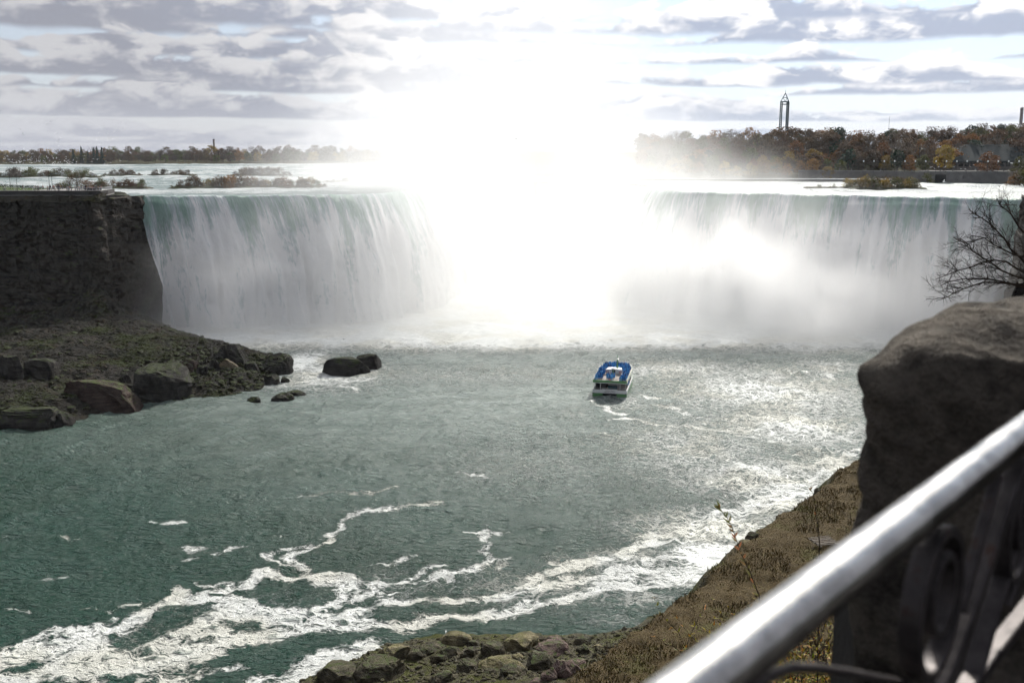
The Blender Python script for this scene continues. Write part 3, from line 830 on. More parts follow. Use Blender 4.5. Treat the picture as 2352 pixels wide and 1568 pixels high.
island('straight_brown_island', 'long low island of brown shrubs behind the lawn', -30, 228, 650, .6, 24, 3, ['brown', 'greybrown', 'olive', 'brown'], (3.4, 6.8), 14)
island('thin_grey_island', 'thin grey shrubby island amid the white rapids', 232, 312, 690, .6, 10, 4, ['greybrown', 'brown'], (2.5, 5), 12)
island('flat_scrub_island', 'flat scrub covered island upstream of the long bushy island', 338, 440, 700, .5, 12, 5, ['greybrown', 'brown'], (2, 4.6), 12)
island('misty_scrub_island', 'pale island of leafless scrub half lost in mist', 530, 660, 690, .5, 13, 6, ['greybrown', 'greybrown', 'brown'], (3, 8), 12)
island('right_bushy_island', 'humped island of golden brown bushes above the right brink', 1948, 2132, 470, .6, 24, 7, ['golden', 'olive', 'brown', 'golden'], (3.6, 6.8), 14)
island('small_flat_island', 'small flat rock islet with one low bush left of the humped island', 1862, 1952, 480, .3, 5, 8, ['golden', 'olive'], (1.2, 2.4), 8)
island('little_misty_island', 'tiny tufted islet in the pale rapids above the brink', 745, 800, 560, .4, 5, 9, ['greybrown', 'olive'], (1.6, 3.0), 8)
# ------------------------------------------------------------------ left bank: promenade, cliff and talus
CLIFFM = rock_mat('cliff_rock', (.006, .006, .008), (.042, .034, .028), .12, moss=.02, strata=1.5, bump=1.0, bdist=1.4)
def wall_strip(name, path, ztop, zbot, mat, seed, nv=110, step=1.0, amp=3.0, lab=None):
    """vertical rock face along a ground path; strata stand out as ledges"""
    P = np.array(path, float); L = np.concatenate([[0], np.cumsum(np.hypot(*np.diff(P[:, :2], axis=0).T))])
    s = np.arange(0, L[-1] + step, step); x = np.interp(s, L, P[:, 0]); y = np.interp(s, L, P[:, 1])
    dx, dy = np.gradient(x), np.gradient(y); l = np.hypot(dx, dy) + 1e-9; nx, ny = dy / l, -dx / l
    k = 5
    nx = np.convolve(np.pad(nx, k, mode='edge'), np.ones(2 * k + 1) / (2 * k + 1), 'valid'); ny = np.convolve(np.pad(ny, k, mode='edge'), np.ones(2 * k + 1) / (2 * k + 1), 'valid')
    t = np.linspace(0, 1, nv); S, T = np.meshgrid(s, t, indexing='ij')
    Z = ztop + (zbot - ztop) * T
    led = fbm(S * 0 + Z / 4.2, S / 70, seed, 4, .65)
    but = fbm(S / 14, Z / 60, seed + 1, 4); ver = fbm(S / 3.2, Z / 18, seed + 2, 3); fin = fbm(S / 1.6, Z / 1.3, seed + 3, 3)
    blocks = np.floor(fbm(S / 5, Z / 2.6, seed + 4, 2) * 9) / 9
    off = amp * ((led - .5) * .9 + (but - .5) * 2.6 + (ver - .5) * 1.7 + (fin - .5) * .35 + (blocks - .5) * 1.2) + T * 4.0
    off[:, 0] = amp * .2
    V = np.stack([x[:, None] + nx[:, None] * off, y[:, None] + ny[:, None] * off, Z], -1).reshape(-1, 3)
    o = link(name, mesh_np(name, V, grid_faces(len(s), nv), [mat], False)); return o
# the cliff under the promenade: front face, then round the corner to the brink
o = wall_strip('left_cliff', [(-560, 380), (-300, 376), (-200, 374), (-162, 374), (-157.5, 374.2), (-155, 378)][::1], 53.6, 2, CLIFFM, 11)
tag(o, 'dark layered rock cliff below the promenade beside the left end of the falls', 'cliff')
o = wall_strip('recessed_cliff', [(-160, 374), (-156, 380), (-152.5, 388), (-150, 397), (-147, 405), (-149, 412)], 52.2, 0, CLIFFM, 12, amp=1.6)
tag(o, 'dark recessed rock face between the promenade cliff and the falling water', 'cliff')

def rbf(pts, X_, Y_):
    P = np.array(pts, float); x, y, z = P.T
    r = np.hypot(x[:, None] - x, y[:, None] - y); A = np.zeros((len(P) + 3,) * 2)
    A[:-3, :-3] = r + np.eye(len(P)) * .3; A[:-3, -3] = 1; A[:-3, -2] = x; A[:-3, -1] = y; A[-3, :-3] = 1; A[-2, :-3] = x; A[-1, :-3] = y
    w = np.linalg.solve(A, np.concatenate([z, [0, 0, 0]]))
    out = np.full(X_.shape, w[-3]) + w[-2] * X_ + w[-1] * Y_
    for i in range(len(P)): out = out + w[i] * np.hypot(X_ - x[i], Y_ - y[i])
    return out
def W3(x, y, z): p = dz(x, y, z); return (p.x, p.y, p.z)
WL = [(-200, 1030), (-80, 1005), (0, 990), (110, 984), (160, 972), (235, 955), (330, 936), (420, 920), (520, 914), (600, 893), (635, 872), (662, 852)]
TAL = [W3(x, y, -.2) for x, y in WL] + [tuple(Vector(W3(x, y, 0)) - Vector((-5, 12, 5))) for x, y in WL]
TAL += [W3(*a) for a in [(100, 900, 5), (0, 930, 4), (200, 850, 5.5), (300, 840, 5.5), (300, 790, 7.5), (100, 780, 7.5), (0, 780, 7.5), (160, 735, 9.5), (0, 722, 9), (110, 716, 10), (170, 700, 14), (224, 655, 20), (204, 655, 20), (238, 680, 17), (254, 702, 13), (178, 690, 14.5), (215, 690, 15.5),
        (270, 730, 9), (330, 744, 8), (400, 760, 6.8), (480, 780, 6), (560, 800, 5), (620, 815, 3.6), (655, 835, 1.4), (450, 850, 4), (540, 860, 3), (380, 830, 6), (-150, 800, 8), (-150, 720, 10), (-150, 920, 4), (480, 890, 1.8), (580, 870, 1.6)]]
TAL += [(-74, 345, -4), (-90, 352, -2), (-105, 362, -1.5), (-118, 376, -1), (-135, 392, -1), (-150, 400, 1), (-160, 388, 10), (-60, 335, -5), (-100, 380, -4), (-60, 360, -6), (-420, 380, 12), (-420, 300, 8)]
def talus_h(X_, Y_): return rbf(TAL, X_, Y_)
def moss_mat(name, rockc, mossc, grassc, ms=.5):
    m, n, b = new_mat(name); p = n.pos()
    a = n.noise(p, .22, 7, .7); c = n.noise(p, 1.3, 6, .72); d = n.noise(p, .07, 4, .6)
    v = n.voronoi(p, 1.1)
    col = n.mixc((a * .6 + c * .5).ramp(.38, .7), rockc, tuple(q * 2.3 for q in rockc))
    col = n.mixc((d + (c - .5) * .8).ramp(.5, .66) * ms, col, mossc)
    col = n.mixc((a + (c - .5) * .6).ramp(.55, .68) * ms, col, grassc)
    n.l(col, b.inputs['Base Color']); b.inputs['Roughness'].default_value = .85
    n.l(n.bump(c + a * 1.5 + v * .8, .9, .6), b.inputs['Normal'])
    return m
def build_talus():
    nx, ny = 420, 260
    x = np.linspace(-400, -66, nx); y = np.linspace(225, 398, ny)
    X_, Y_ = np.meshgrid(x, y, indexing='ij'); Z = talus_h(X_, Y_)
    land = sstep(0, 3, Z)
    Z = Z + land * ((fbm(X_ / 9, Y_ / 9, 7, 4) - .5) * 3.6 + np.abs(fbm(X_ / 2.4, Y_ / 2.4, 8, 4) - .5) * 2.6)
    m = moss_mat('talus_ground', (.010, .009, .0075), (.022, .029, .006), (.032, .022, .012), 1.0)
    o = link('talus_slope', mesh_np('talus_slope', np.stack([X_, Y_, Z], -1).reshape(-1, 3), grid_faces(nx, ny), [m], False))
    tag(o, kind='structure')
build_talus()

# ------------------------------------------------------------------ boulders
def rock_geo(seed, flat=.7, cuts=13, sub=4, rough=.14, sharp=1.0, strat=0.0):
    rng = np.random.default_rng(seed)
    import bmesh
    bm = bmesh.new(); bmesh.ops.create_icosphere(bm, subdivisions=sub, radius=1.0)
    co = np.array([v.co[:] for v in bm.verts]); fa = np.array([[v.index for v in f.verts] for f in bm.faces]); bm.free()
    co *= np.array([1, 1, 1.0])
    co = np.sign(co) * np.abs(co) ** .62                     # towards a block
    for i in range(cuts):
        d = rng.normal(size=3); d[2] = abs(d[2]) * .8; d /= np.linalg.norm(d); lim = .62 + .38 * rng.random()
        q = co @ d; over = np.maximum(0, q - lim * sharp); co = co - over[:, None] * d * .96
    def n3(p, s, o):
        return fbm(p[:, 0] * s + p[:, 2] * s * .7 + o, p[:, 1] * s - p[:, 2] * s * .6 + o, seed % 97, 4) - .5
    r = n3(co, 1.6, 3) * rough * 2.2 + n3(co, 5.5, 9) * rough * 1.2
    if strat: r = r + (np.abs(((co[:, 2] * 5.5 + n3(co, 1.0, 2) * 2) % 1) - .5) - .25) * strat
    nn = co / (np.linalg.norm(co, axis=1)[:, None] + 1e-6); co = co + nn * r[:, None]
    return co, fa
def boulder(name, p, size, seed, mat, label, group=None, rz=0.0, tilt=(0, 0), cat='boulder', sub=4, **kw):
    co, fa = rock_geo(seed, sub=sub, **kw)
    co = co * (np.array(size) / 2)
    M = np.array((Matrix.Rotation(rz, 3, 'Z') @ Matrix.Rotation(tilt[0], 3, 'X') @ Matrix.Rotation(tilt[1], 3, 'Y')))
    co = co @ M.T
    o = link(name, mesh_np(name, co, fa, [mat], False), None, p); tag(o, label, cat, group); return o
WETROCK = rock_mat('wet_boulder', (.012, .012, .013), (.05, .045, .04), .35, moss=.2, mossc=(.03, .04, .012), bump=.7)
REDROCK = rock_mat('red_boulder', (.022, .015, .013), (.065, .045, .038), .35, moss=.1, bump=.7)
TANROCK = rock_mat('tan_boulder', (.10, .085, .06), (.24, .20, .14), .5, moss=.05, bump=.7)
def B(x0, x1, y0, y1, z, mat, label, seed, depth=.8, name='boulder', group=None, sink=.25, ground=None, **kw):
    """boulder traced as a rectangle on the wide copy; z is the level its foot stands on"""
    if ground:
        for _i in range(5): q = dz((x0 + x1) / 2, y1, z); z = .5 * z + .5 * float(ground(np.array(q.x), np.array(q.y)))
        z -= .3
    p = dz((x0 + x1) / 2, y1, z); s = p.y / (FPX / K)
    w = (x1 - x0) * s; h = max(.4, ((y1 - y0) * s) / .97 * .76)
    dp = max(w * depth, .5)
    return boulder(name, (p.x, p.y + dp * .42, z + h * (.5 - sink / 2)), (w, dp, h * (1 + sink)), seed, mat, label, group, **kw)
B(298, 434, 806, 918, .5, WETROCK, 'largest dark slab leaning on the left shore, mossy on top', 3, 1.0, tilt=(0, .18), strat=.04)
B(135, 332, 872, 944, .3, REDROCK, 'long reddish brown slab sloping to the water on the left shore', 5, .5, tilt=(.05, .22), cuts=6)
B(-60, 120, 920, 990, -.3, WETROCK, 'layered dark block at the water edge in the lower left corner of the talus', 7, .6, strat=.14)
B(116, 166, 932, 982, -.3, WETROCK, 'squat dark boulder beside the layered block on the left shore', 8, .9)
B(588, 666, 803, 866, -.2, WETROCK, 'tall layered boulder at the very tip of the left point', 9, .9, strat=.12)
B(490, 572, 778, 838, 2.5, WETROCK, 'flat topped grey slab high on the tip of the left point', 10, .7, tilt=(0, .15), ground=talus_h)
B(404, 452, 812, 858, 3.2, REDROCK, 'rounded dark boulder with a paler flat top in the middle of the left point', 11, .9, ground=talus_h)
B(446, 478, 832, 868, 2.6, WETROCK, 'rough dark boulder right of the rounded one on the left point', 12, .9, ground=talus_h)
B(500, 542, 820, 850, 2.5, TANROCK, 'small pale tan boulder among dark rocks on the left point', 13, .9, ground=talus_h)
B(478, 506, 815, 856, 2.8, WETROCK, 'dark boulder against the pale tan boulder', 15, .9, ground=talus_h)
B(524, 566, 808, 842, 2.2, WETROCK, 'leaning grey slab behind the tip of the left point', 16, .8, ground=talus_h)
B(556, 592, 822, 852, 1.4, WETROCK, 'tilted dark slab between the flat slab and the tip boulder', 17, .8, ground=talus_h)
B(604, 642, 850, 884, -.2, WETROCK, 'low dark boulder below the tip boulder by the water', 18, .9)
B(640, 664, 862, 880, -.2, WETROCK, 'small round rock below the tip boulder', 19, .9)
B(-16, 50, 800, 880, 6, WETROCK, 'tall dark boulder on the slope at the left edge', 144, .9, cuts=5, sink=.8, ground=talus_h)
B(48, 122, 812, 872, 6, WETROCK, 'broad dark boulder beside the tall one on the slope', 147, .9, cuts=5, sink=.8, ground=talus_h)
B(270, 300, 850, 892, 3, WETROCK, 'dark rock tucked left of the largest slab', 22, .9, ground=talus_h)
B(563, 602, 907, 930, -.4, WETROCK, 'small rounded rock standing alone in the water off the left shore', 23, .9)
B(613, 672, 894, 926, -.5, WETROCK, 'wedge shaped rock in the water off the left point', 24, .7, tilt=(0, -.2))
B(655, 700, 892, 912, -.5, WETROCK, 'low rock tailing off behind the wedge shaped rock', 25, .8)
B(738, 862, 812, 868, -1, WETROCK, 'great dark block standing in midriver before the mist', 26, .45, tilt=(0, .07), cuts=6, rough=.06)
B(800, 886, 802, 856, -1, WETROCK, 'pale rounded boulder behind the midriver block, veiled by mist', 27, .7, rough=.05)

def rubble(name, n, region, zf, smin, smax, mat, seed, nvar=8, power=2.2):
    """loose broken stone nobody would count, as one mesh"""
    rng = np.random.default_rng(seed); Vs, Fs = [], []; off = 0
    shapes = [rock_geo(seed * 31 + i, sub=1, cuts=5, rough=.12) for i in range(nvar)]
    pts = region(rng, n); zs = zf(pts[:, 0], pts[:, 1])
    for i in range(len(pts)):
        if zs[i] < -.3: continue
        co, fa = shapes[rng.integers(nvar)]
        s = smin + (smax - smin) * rng.random() ** power; q = rng.random() * 6.28; c_, s_ = math.cos(q), math.sin(q)
        tl = rng.normal() * .35
        R = np.array([[c_, -s_, 0], [s_, c_, 0], [0, 0, 1]]) @ np.array([[1, 0, 0], [0, math.cos(tl), -math.sin(tl)], [0, math.sin(tl), math.cos(tl)]])
        v = (co * np.array([1, .5 + .5 * rng.random(), .28 + .4 * rng.random()]) * s / 2) @ R.T + np.array([pts[i, 0], pts[i, 1], zs[i] + s * .06])
        Vs.append(v); Fs.append(fa + off); off += len(v)
    o = link(name, mesh_np(name, np.concatenate(Vs), np.concatenate(Fs), [mat], False)); tag(o, kind='stuff'); return o
def tal_region(rng, n):
    out = []
    while len(out) < n:
        if rng.random() < .45: a = dz(rng.uniform(0, 680), rng.uniform(735, 985), 3)
        else: a = dz(rng.uniform(380, 660), rng.uniform(830, 912), 2)
        out.append((a.x, a.y))
    return np.array(out)
def tal_z(x, y):
    z = talus_h(x, y); land = sstep(0, 3, z)
    return z + land * ((fbm(x / 9, y / 9, 7, 4) - .5) * 3.6 + np.abs(fbm(x / 2.4, y / 2.4, 8, 4) - .5) * 2.6)
RUBM = rock_mat('rubble_rock', (.014, .013, .011), (.06, .052, .042), .9, moss=.45, mossc=(.028, .038, .01), bump=.4)
rubble('talus_rubble', 4200, tal_region, tal_z, .25, 3.0, RUBM, 4, power=4.5)

# promenade terrace, kerb, lawn and path
PAVE = simple('promenade_paving', (.30, .29, .28), .85, scale=.4)
CONC = simple('terrace_wall_concrete', (.07, .067, .065), .9, scale=.5, bump=.3)
def lawn_z(x, y):
    u = sstep(-182, -250, x); return 55.05 + .0 * x + sstep(381, 398, y) * 3.6 * u
def build_prom():
    edge = [(-420, 372), (-300, 371), (-230, 370.5), (-190, 370.5), (-156, 371), (-152.5, 373), (-152, 378), (-155, 392)]
    mb = MB(); poly = edge + [(-175, 400), (-420, 400)]
    mb.prism(poly, 53.2, 55.0)
    o = mb.build('promenade', PAVE); tag(o, kind='structure')
    kb = MB()
    for (a, b) in zip(edge[:-1], edge[1:]):
        A, Bv = Vector((*a, 54.4)), Vector((*b, 54.4)); d = (Bv - A); L = d.length; ang = math.atan2(d.y, d.x)
        kb.box((A + Bv) / 2 + Vector((0, -.25, 0)), (L + .3, .5, 1.5), Matrix.Rotation(ang, 3, 'Z'))
    o = kb.build('terrace_wall', CONC); tag(o, 'pale concrete retaining wall capping the left cliff below the promenade fence', 'wall')
    # scrubby shoulder between wall and cliff
    nx, ny = 260, 12; x = np.linspace(-420, -150, nx); y = np.linspace(368.0, 372.8, ny); X_, Y_ = np.meshgrid(x, y, indexing='ij')
    Z = 50.6 + (Y_ - 368) * .62 + fbm(X_ / 3, Y_ / 2, 77, 4) * 1.6
    tag(link('scrubby_ledge', mesh_np('scrubby_ledge', np.stack([X_, Y_, Z], -1).reshape(-1, 3), grid_faces(nx, ny), [moss_mat('ledge_scrub', (.02, .018, .013), (.03, .032, .01), (.06, .042, .022), 1.0)], False)), kind='structure')
    nx, ny = 120, 40; x = np.linspace(-420, -181, nx); y = np.linspace(379, 400, ny); X_, Y_ = np.meshgrid(x, y, indexing='ij')
    m, n, b = new_mat('lawn_grass'); p = n.pos(); n.l(n.mixc(n.noise(p, .5, 6, .7), (.035, .06, .015), (.07, .10, .025)), b.inputs['Base Color']); b.inputs['Roughness'].default_value = .95
    n.l(n.bump(n.noise(p, 9, 4, .7), .6, .08), b.inputs['Normal'])
    tag(link('lawn', mesh_np('lawn', np.stack([X_, Y_, lawn_z(X_, Y_)], -1).reshape(-1, 3), grid_faces(nx, ny), [m])), kind='structure')
    # low dark hedge along the back of the lawn
    rng = np.random.default_rng(3); n_ = 9000; x = rng.uniform(-420, -186, n_); pts = np.stack([x, 399.5 + rng.normal(size=n_) * .6, lawn_z(x, 400.) + rng.random(n_) * .9], -1)
    V, F = scatter_quads(pts, .16 + .1 * rng.random(n_), rng); h = link('hedge', mesh_np('hedge', V, F, [LEAF['evergreen']], False)); tag(h, 'low dark clipped hedge along the back edge of the lawn', 'hedge')
    # stepped rock shelves at the start of the brink
    for i, (xa, xb, y, z, w) in enumerate([(-166, -151, 396, 52.9, 8), (-170, -154.5, 402, 53.6, 6)]):
        boulder('rock_shelf', ((xa + xb) / 2, y, z - 1.0), (xb - xa, w, 2.4), 60 + i, WETROCK, ['flat dark rock shelf where the left falls begin', 'upper dark rock shelf behind the promenade corner'][i], cuts=3, rough=.05, cat='rock shelf')
build_prom()
# metal fence
STEEL = simple('fence_steel', (.42, .43, .44), .5, .4, scale=2)
def build_fence():
    edge = [Vector(p) for p in [(-420, 372.6, 55), (-300, 371.6, 55), (-230, 371.1, 55), (-190, 371.1, 55), (-157, 371.6, 55), (-153.2, 373.6, 55), (-152.8, 378, 55), (-155.6, 391.5, 55)]]
    r = empty('promenade_fence', (-190, 371.1, 55)); tag(r, 'pale steel railing of posts and thin bars round the promenade edge', 'fence')
    mw = Matrix.Translation((190, -371.1, -55))
    pts = []; 
    for a, b in zip(edge[:-1], edge[1:]):
        k = max(1, round((b - a).length / 3.4))
        pts += [a.lerp(b, i / k) for i in range(k)]
    pts.append(edge[-1]); pts = [mw @ p for p in pts]
    post = MB(); post.box((0, 0, .62), (.14, .14, 1.24)); post.box((0, 0, 1.26), (.18, .18, .05)); pm = post.mesh('post', STEEL)
    for p in pts[-62:]: link('post', pm, r, p)
    t = MB(); t.tube([p + Vector((0, 0, 1.22)) for p in pts], .055, 6); t.build('top_rail', STEEL, r)
    t = MB(); t.tube([p + Vector((0, 0, .18)) for p in pts], .04, 5); t.build('bottom_rail', STEEL, r)
    t = MB()
    for a, b in zip(pts[:-1], pts[1:]):
        for i in range(1, 9): q = a.lerp(b, i / 9); t.box(q + Vector((0, 0, .7)), (.035, .035, 1.04))
    t.build('baluster_infill', STEEL, r)
build_fence()
LAMPM = simple('lamp_black', (.03, .03, .032), .5, .5, scale=3)
for i, (px, yt, yb, D0, lab) in enumerate([(10, 168.2, 181.2, 392, 'tall black lamp post on the lawn nearest the left frame edge'), (17.1, 174.2, 188, 374, 'short black lamp post on the promenade in front of the lawn'),
        (49.4, 175, 185, 396, 'black lamp post behind the walkers, left of the pair'), (52.2, 172.9, 184.6, 394, 'taller black lamp post with a square head beside the walkers')]):
    b_ = at_d(px, yb, D0); h = at_d(px, yt, D0).z - 55.2; r = empty('street_lamp', (b_.x, D0, 55.1)); tag(r, lab, 'street lamp', 'lamp posts at the promenade')
    m = MB(); m.lathe([(.16, 0), (.14, .5), (.08, .7), (.06, h - .3)], 8); m.build('pole', LAMPM, r)
    m = MB(); m.box((.25, 0, h - .16), (1.0, .5, .28)); m.tube([(0, 0, h - .35), (.1, 0, h - .2)], .05, 6); m.build('lamp_head', LAMPM, r)
    m = MB(); m.box((.3, 0, h - .315), (.7, .36, .02)); m.build('lamp_glass', simple('lamp_glass', (.5, .5, .48), .2), r)

# bushes round the promenade tip
rng_ = random.Random(8)
for i, (x, y, h, col) in enumerate([(178, 432, 7.5, 'brown'), (160, 432, 5.5, 'greybrown'), (196, 430, 4.5, 'rust'), (150, 434, 4, 'olive'), (140, 435, 3.2, 'brown')]):
    p = dd(x, y, 412); plant('bare' if i < 2 else 'shrub', col, (p.x, 412, 53.6), h, [ 'leafy brown young tree behind the promenade crowd', 'thin leafless young tree behind the promenade crowd', 'low rusty bush at the promenade tip', 'olive bush behind the promenade fence', 'small brown bush where the lawn ends'][i], 'bushes at the promenade tip', wide=1.5, rng=rng_)
# ------------------------------------------------------------------ near bank below the viewpoint
BRINK = [(1180, 1640, 8), (1310, 1568, 7.5), (1375, 1512, 7), (1430, 1465, 6.5), (1490, 1418, 6), (1530, 1385, 5.5), (1620, 1330, 5), (1650, 1300, 5), (1700, 1258, 5), (1750, 1215, 5), (1800, 1180, 5), (1865, 1135, 5), (1915, 1095, 5), (1940, 1066, 5), (1985, 1050, 5), (2080, 990, 5), (2200, 930, 5), (2330, 890, 6)]
BRW = [dz(*a) for a in BRINK]
def brink_sd(X_, Y_):
    """signed distance to the brink line, positive inland; and brink height"""
    px_ = np.array([p.x for p in BRW]); py_ = np.array([p.y for p in BRW]); pz_ = np.array([p.z for p in BRW])
    best = np.full(np.shape(X_), 1e9); sg = np.ones(np.shape(X_)); zb = np.zeros(np.shape(X_))
    for i in range(len(BRW) - 1):
        ax, ay, bx, by = px_[i], py_[i], px_[i + 1], py_[i + 1]; dx, dy = bx - ax, by - ay
        t = np.clip(((X_ - ax) * dx + (Y_ - ay) * dy) / (dx * dx + dy * dy), 0, 1)
        ex, ey = X_ - ax - t * dx, Y_ - ay - t * dy; d = np.hypot(ex, ey)
        c = dx * ey - dy * ex; m = d < best
        best = np.where(m, d, best); sg = np.where(m, np.where(c < 0, 1, -1), sg); zb = np.where(m, pz_[i] + (pz_[i + 1] - pz_[i]) * t, zb)
    return best * sg, zb
APR = [W3(x, y, 0) for x, y in [(640, 1600), (700, 1562), (760, 1525), (870, 1488), (960, 1462), (1030, 1452), (1150, 1448), (1300, 1458), (1380, 1452), (1440, 1444), (1500, 1405)]]
APR += [tuple(Vector(p) + Vector((-1.5, 9, -4))) for p in APR]
APR += [W3(*a) for a in [(800, 1560, 1.6), (900, 1530, 1.8), (1000, 1500, 1.8), (1150, 1500, 2.2), (1300, 1500, 3.0), (1000, 1568, 3.5), (1200, 1568, 4.6), (1400, 1475, 3.0), (800, 1640, 3), (1100, 1660, 6), (1450, 1440, 2.0)]]
def near_h(X_, Y_, detail=True):
    s, zb = brink_sd(X_, Y_)
    wob = (fbm(X_ / 7, Y_ / 7, 14, 3) - .5) * 3.0
    s = s + wob
    bank = zb + np.where(s > 0, .12 * s, 1.5 * s)
    ap = rbf(APR, X_, Y_)
    ap = np.where(Y_ > 165, -5, ap)
    z = np.maximum(bank, ap)
    if detail: z = z + (fbm(X_ / 3, Y_ / 3, 15, 4) - .5) * 1.1 * sstep(-3, 1, z)
    return np.minimum(z, 26)
GRASSM = None
def build_near():
    global GRASSM
    nx, ny = 380, 460; x = np.linspace(-45, 150, nx); y = np.linspace(84, 260, ny); X_, Y_ = np.meshgrid(x, y, indexing='ij')
    Z = near_h(X_, Y_)
    s, _ = brink_sd(X_, Y_)
    m, n, b = new_mat('bank_ground'); p = n.pos(); S = n.attr('inland')
    a = n.noise(p, .16, 5, .65); c = n.noise(p, 1.4, 6, .75); f = n.noise(p, 5, 4, .75)
    rock = n.mixc(c.ramp(.3, .7), (.035, .032, .025), (.12, .11, .075)); rock = n.mixc((a * .6 + c * .5).ramp(.5, .62), rock, (.06, .065, .02))
    gr = n.mixc((c * .6 + f * .5).ramp(.35, .72), (.04, .030, .015), (.11, .082, .04))
    gr = n.mixc((a + (c - .5) * .5).ramp(.56, .70) * .75, gr, (.085, .085, .03))
    n.l(n.mixc((S + (c - .5) * 2).ramp(-1.0, 0.4), rock, gr), b.inputs['Base Color']); b.inputs['Roughness'].default_value = .95
    n.l(n.bump(c + f * 1.2, .9, .35), b.inputs['Normal'])
    me = mesh_np('near_bank', np.stack([X_, Y_, Z], -1).reshape(-1, 3), grid_faces(nx, ny), [m], True, {'inland': s})
    tag(link('near_bank', me), kind='structure')
    # steep gorge side between the bank and the viewpoint, and the ground underfoot
    nx, ny = 90, 110; x = np.linspace(-60, 150, nx); y = np.linspace(3.2, 90, ny); X_, Y_ = np.meshgrid(x, y, indexing='ij')
    slope = 65.5 - 5.5 * sstep(3.2, 8, Y_) - .62 * np.maximum(0, Y_ - 5) + (fbm(X_ / 5, Y_ / 5, 19, 4) - .5) * 2.0
    Z = np.maximum(slope, np.where(Y_ > 60, near_h(X_, Y_, False), -99))
    tag(link('gorge_side', mesh_np('gorge_side', np.stack([X_, Y_, Z], -1).reshape(-1, 3), grid_faces(nx, ny), [moss_mat('gorge_soil', (.05, .042, .033), (.05, .055, .02), (.12, .09, .05), .9)])), kind='structure')
    g = MB(); g.prism([(-12, -8), (14, -8), (14, 3.9), (1.25, 3.6), (1.15, 2.0), (-12, 2.0)], 65.2, 66.38); o = g.build('pavement', simple('pavement', (.04, .038, .036), .9, scale=1.2, bump=.3)); tag(o, kind='structure')
    # dry grass and weeds over the bank
    rng = np.random.default_rng(5); N = 260000
    x = rng.uniform(-5, 125, N); y = rng.uniform(90, 250, N); s, zb = brink_sd(x, y)
    dens = fbm(x / 5, y / 5, 33, 4); clump = fbm(x / 1.3, y / 1.3, 34, 3)
    k = (s > -1.0) & (s < 70) & (rng.random(N) < (dens + clump - .72) * 3.5); x, y, s = x[k], y[k], s[k]
    z = near_h(x, y); n_ = len(x); hgt = (.08 + .26 * rng.random(n_) ** 2) * (1 + 1.2 * (dens[k] > .56))
    q = rng.random(n_) * 6.28; wdt = .05 + .07 * rng.random(n_); lean = rng.normal(size=(n_, 2)) * .22
    B0 = np.stack([x - np.cos(q) * wdt, y - np.sin(q) * wdt, z - .05], -1); B1 = np.stack([x + np.cos(q) * wdt, y + np.sin(q) * wdt, z - .05], -1)
    T0 = np.stack([x + lean[:, 0], y + lean[:, 1], z + hgt], -1)
    V = np.stack([B0, B1, T0], 1).reshape(-1, 3); F = np.arange(3 * n_).reshape(-1, 3)
    mm, n, b = new_mat('dry_grass'); isl = X(n.t, n.node('ShaderNodeNewGeometry').outputs['Random Per Island'])
    pp = n.pos(); a = n.noise(pp, .16, 5, .65)
    cc = n.mixc(isl, (.05, .037, .016), (.135, .10, .046)); cc = n.mixc((a + (isl - .5) * .3).ramp(.54, .66) * .8, cc, (.12, .115, .04))
    n.l(cc, b.inputs['Base Color']); b.inputs['Roughness'].default_value = .9; GRASSM = mm
    tag(link('dry_grass', mesh_np('dry_grass', V, F, [mm], False)), kind='stuff')
build_near()
YROCK = rock_mat('lichen_boulder', (.03, .028, .02), (.25, .215, .125), .7, moss=.03, bump=.8, bdist=.25, mossc=(.09, .09, .03))
PROCK = rock_mat('purple_boulder', (.055, .038, .035), (.15, .105, .095), .7, moss=.02, bump=.6, bdist=.2)
DROCK = rock_mat('dark_shore_boulder', (.02, .018, .014), (.115, .10, .068), .8, moss=.04, bump=.8, bdist=.25)
DROCK2 = rock_mat('shore_rubble_rock', (.022, .020, .015), (.10, .088, .06), 1.2, moss=.08, bump=.5, bdist=.15, mossc=(.06, .06, .02))
def NB(x0, x1, y0, y1, z, mat, label, seed, **kw):   # traced on the enlarged strip
    e = (x1 - x0) * .13; x0 -= e; x1 += e; y0 -= e * .4
    f = lambda x: 689 + x * .3662; g = lambda y: 1378 + y * .3662
    return B(f(x0), f(x1), g(y0), g(y1), z, mat, label, seed, sub=4, ground=near_h, rz=kw.pop('rz', random.Random(seed).uniform(-.5, .5)), **kw)
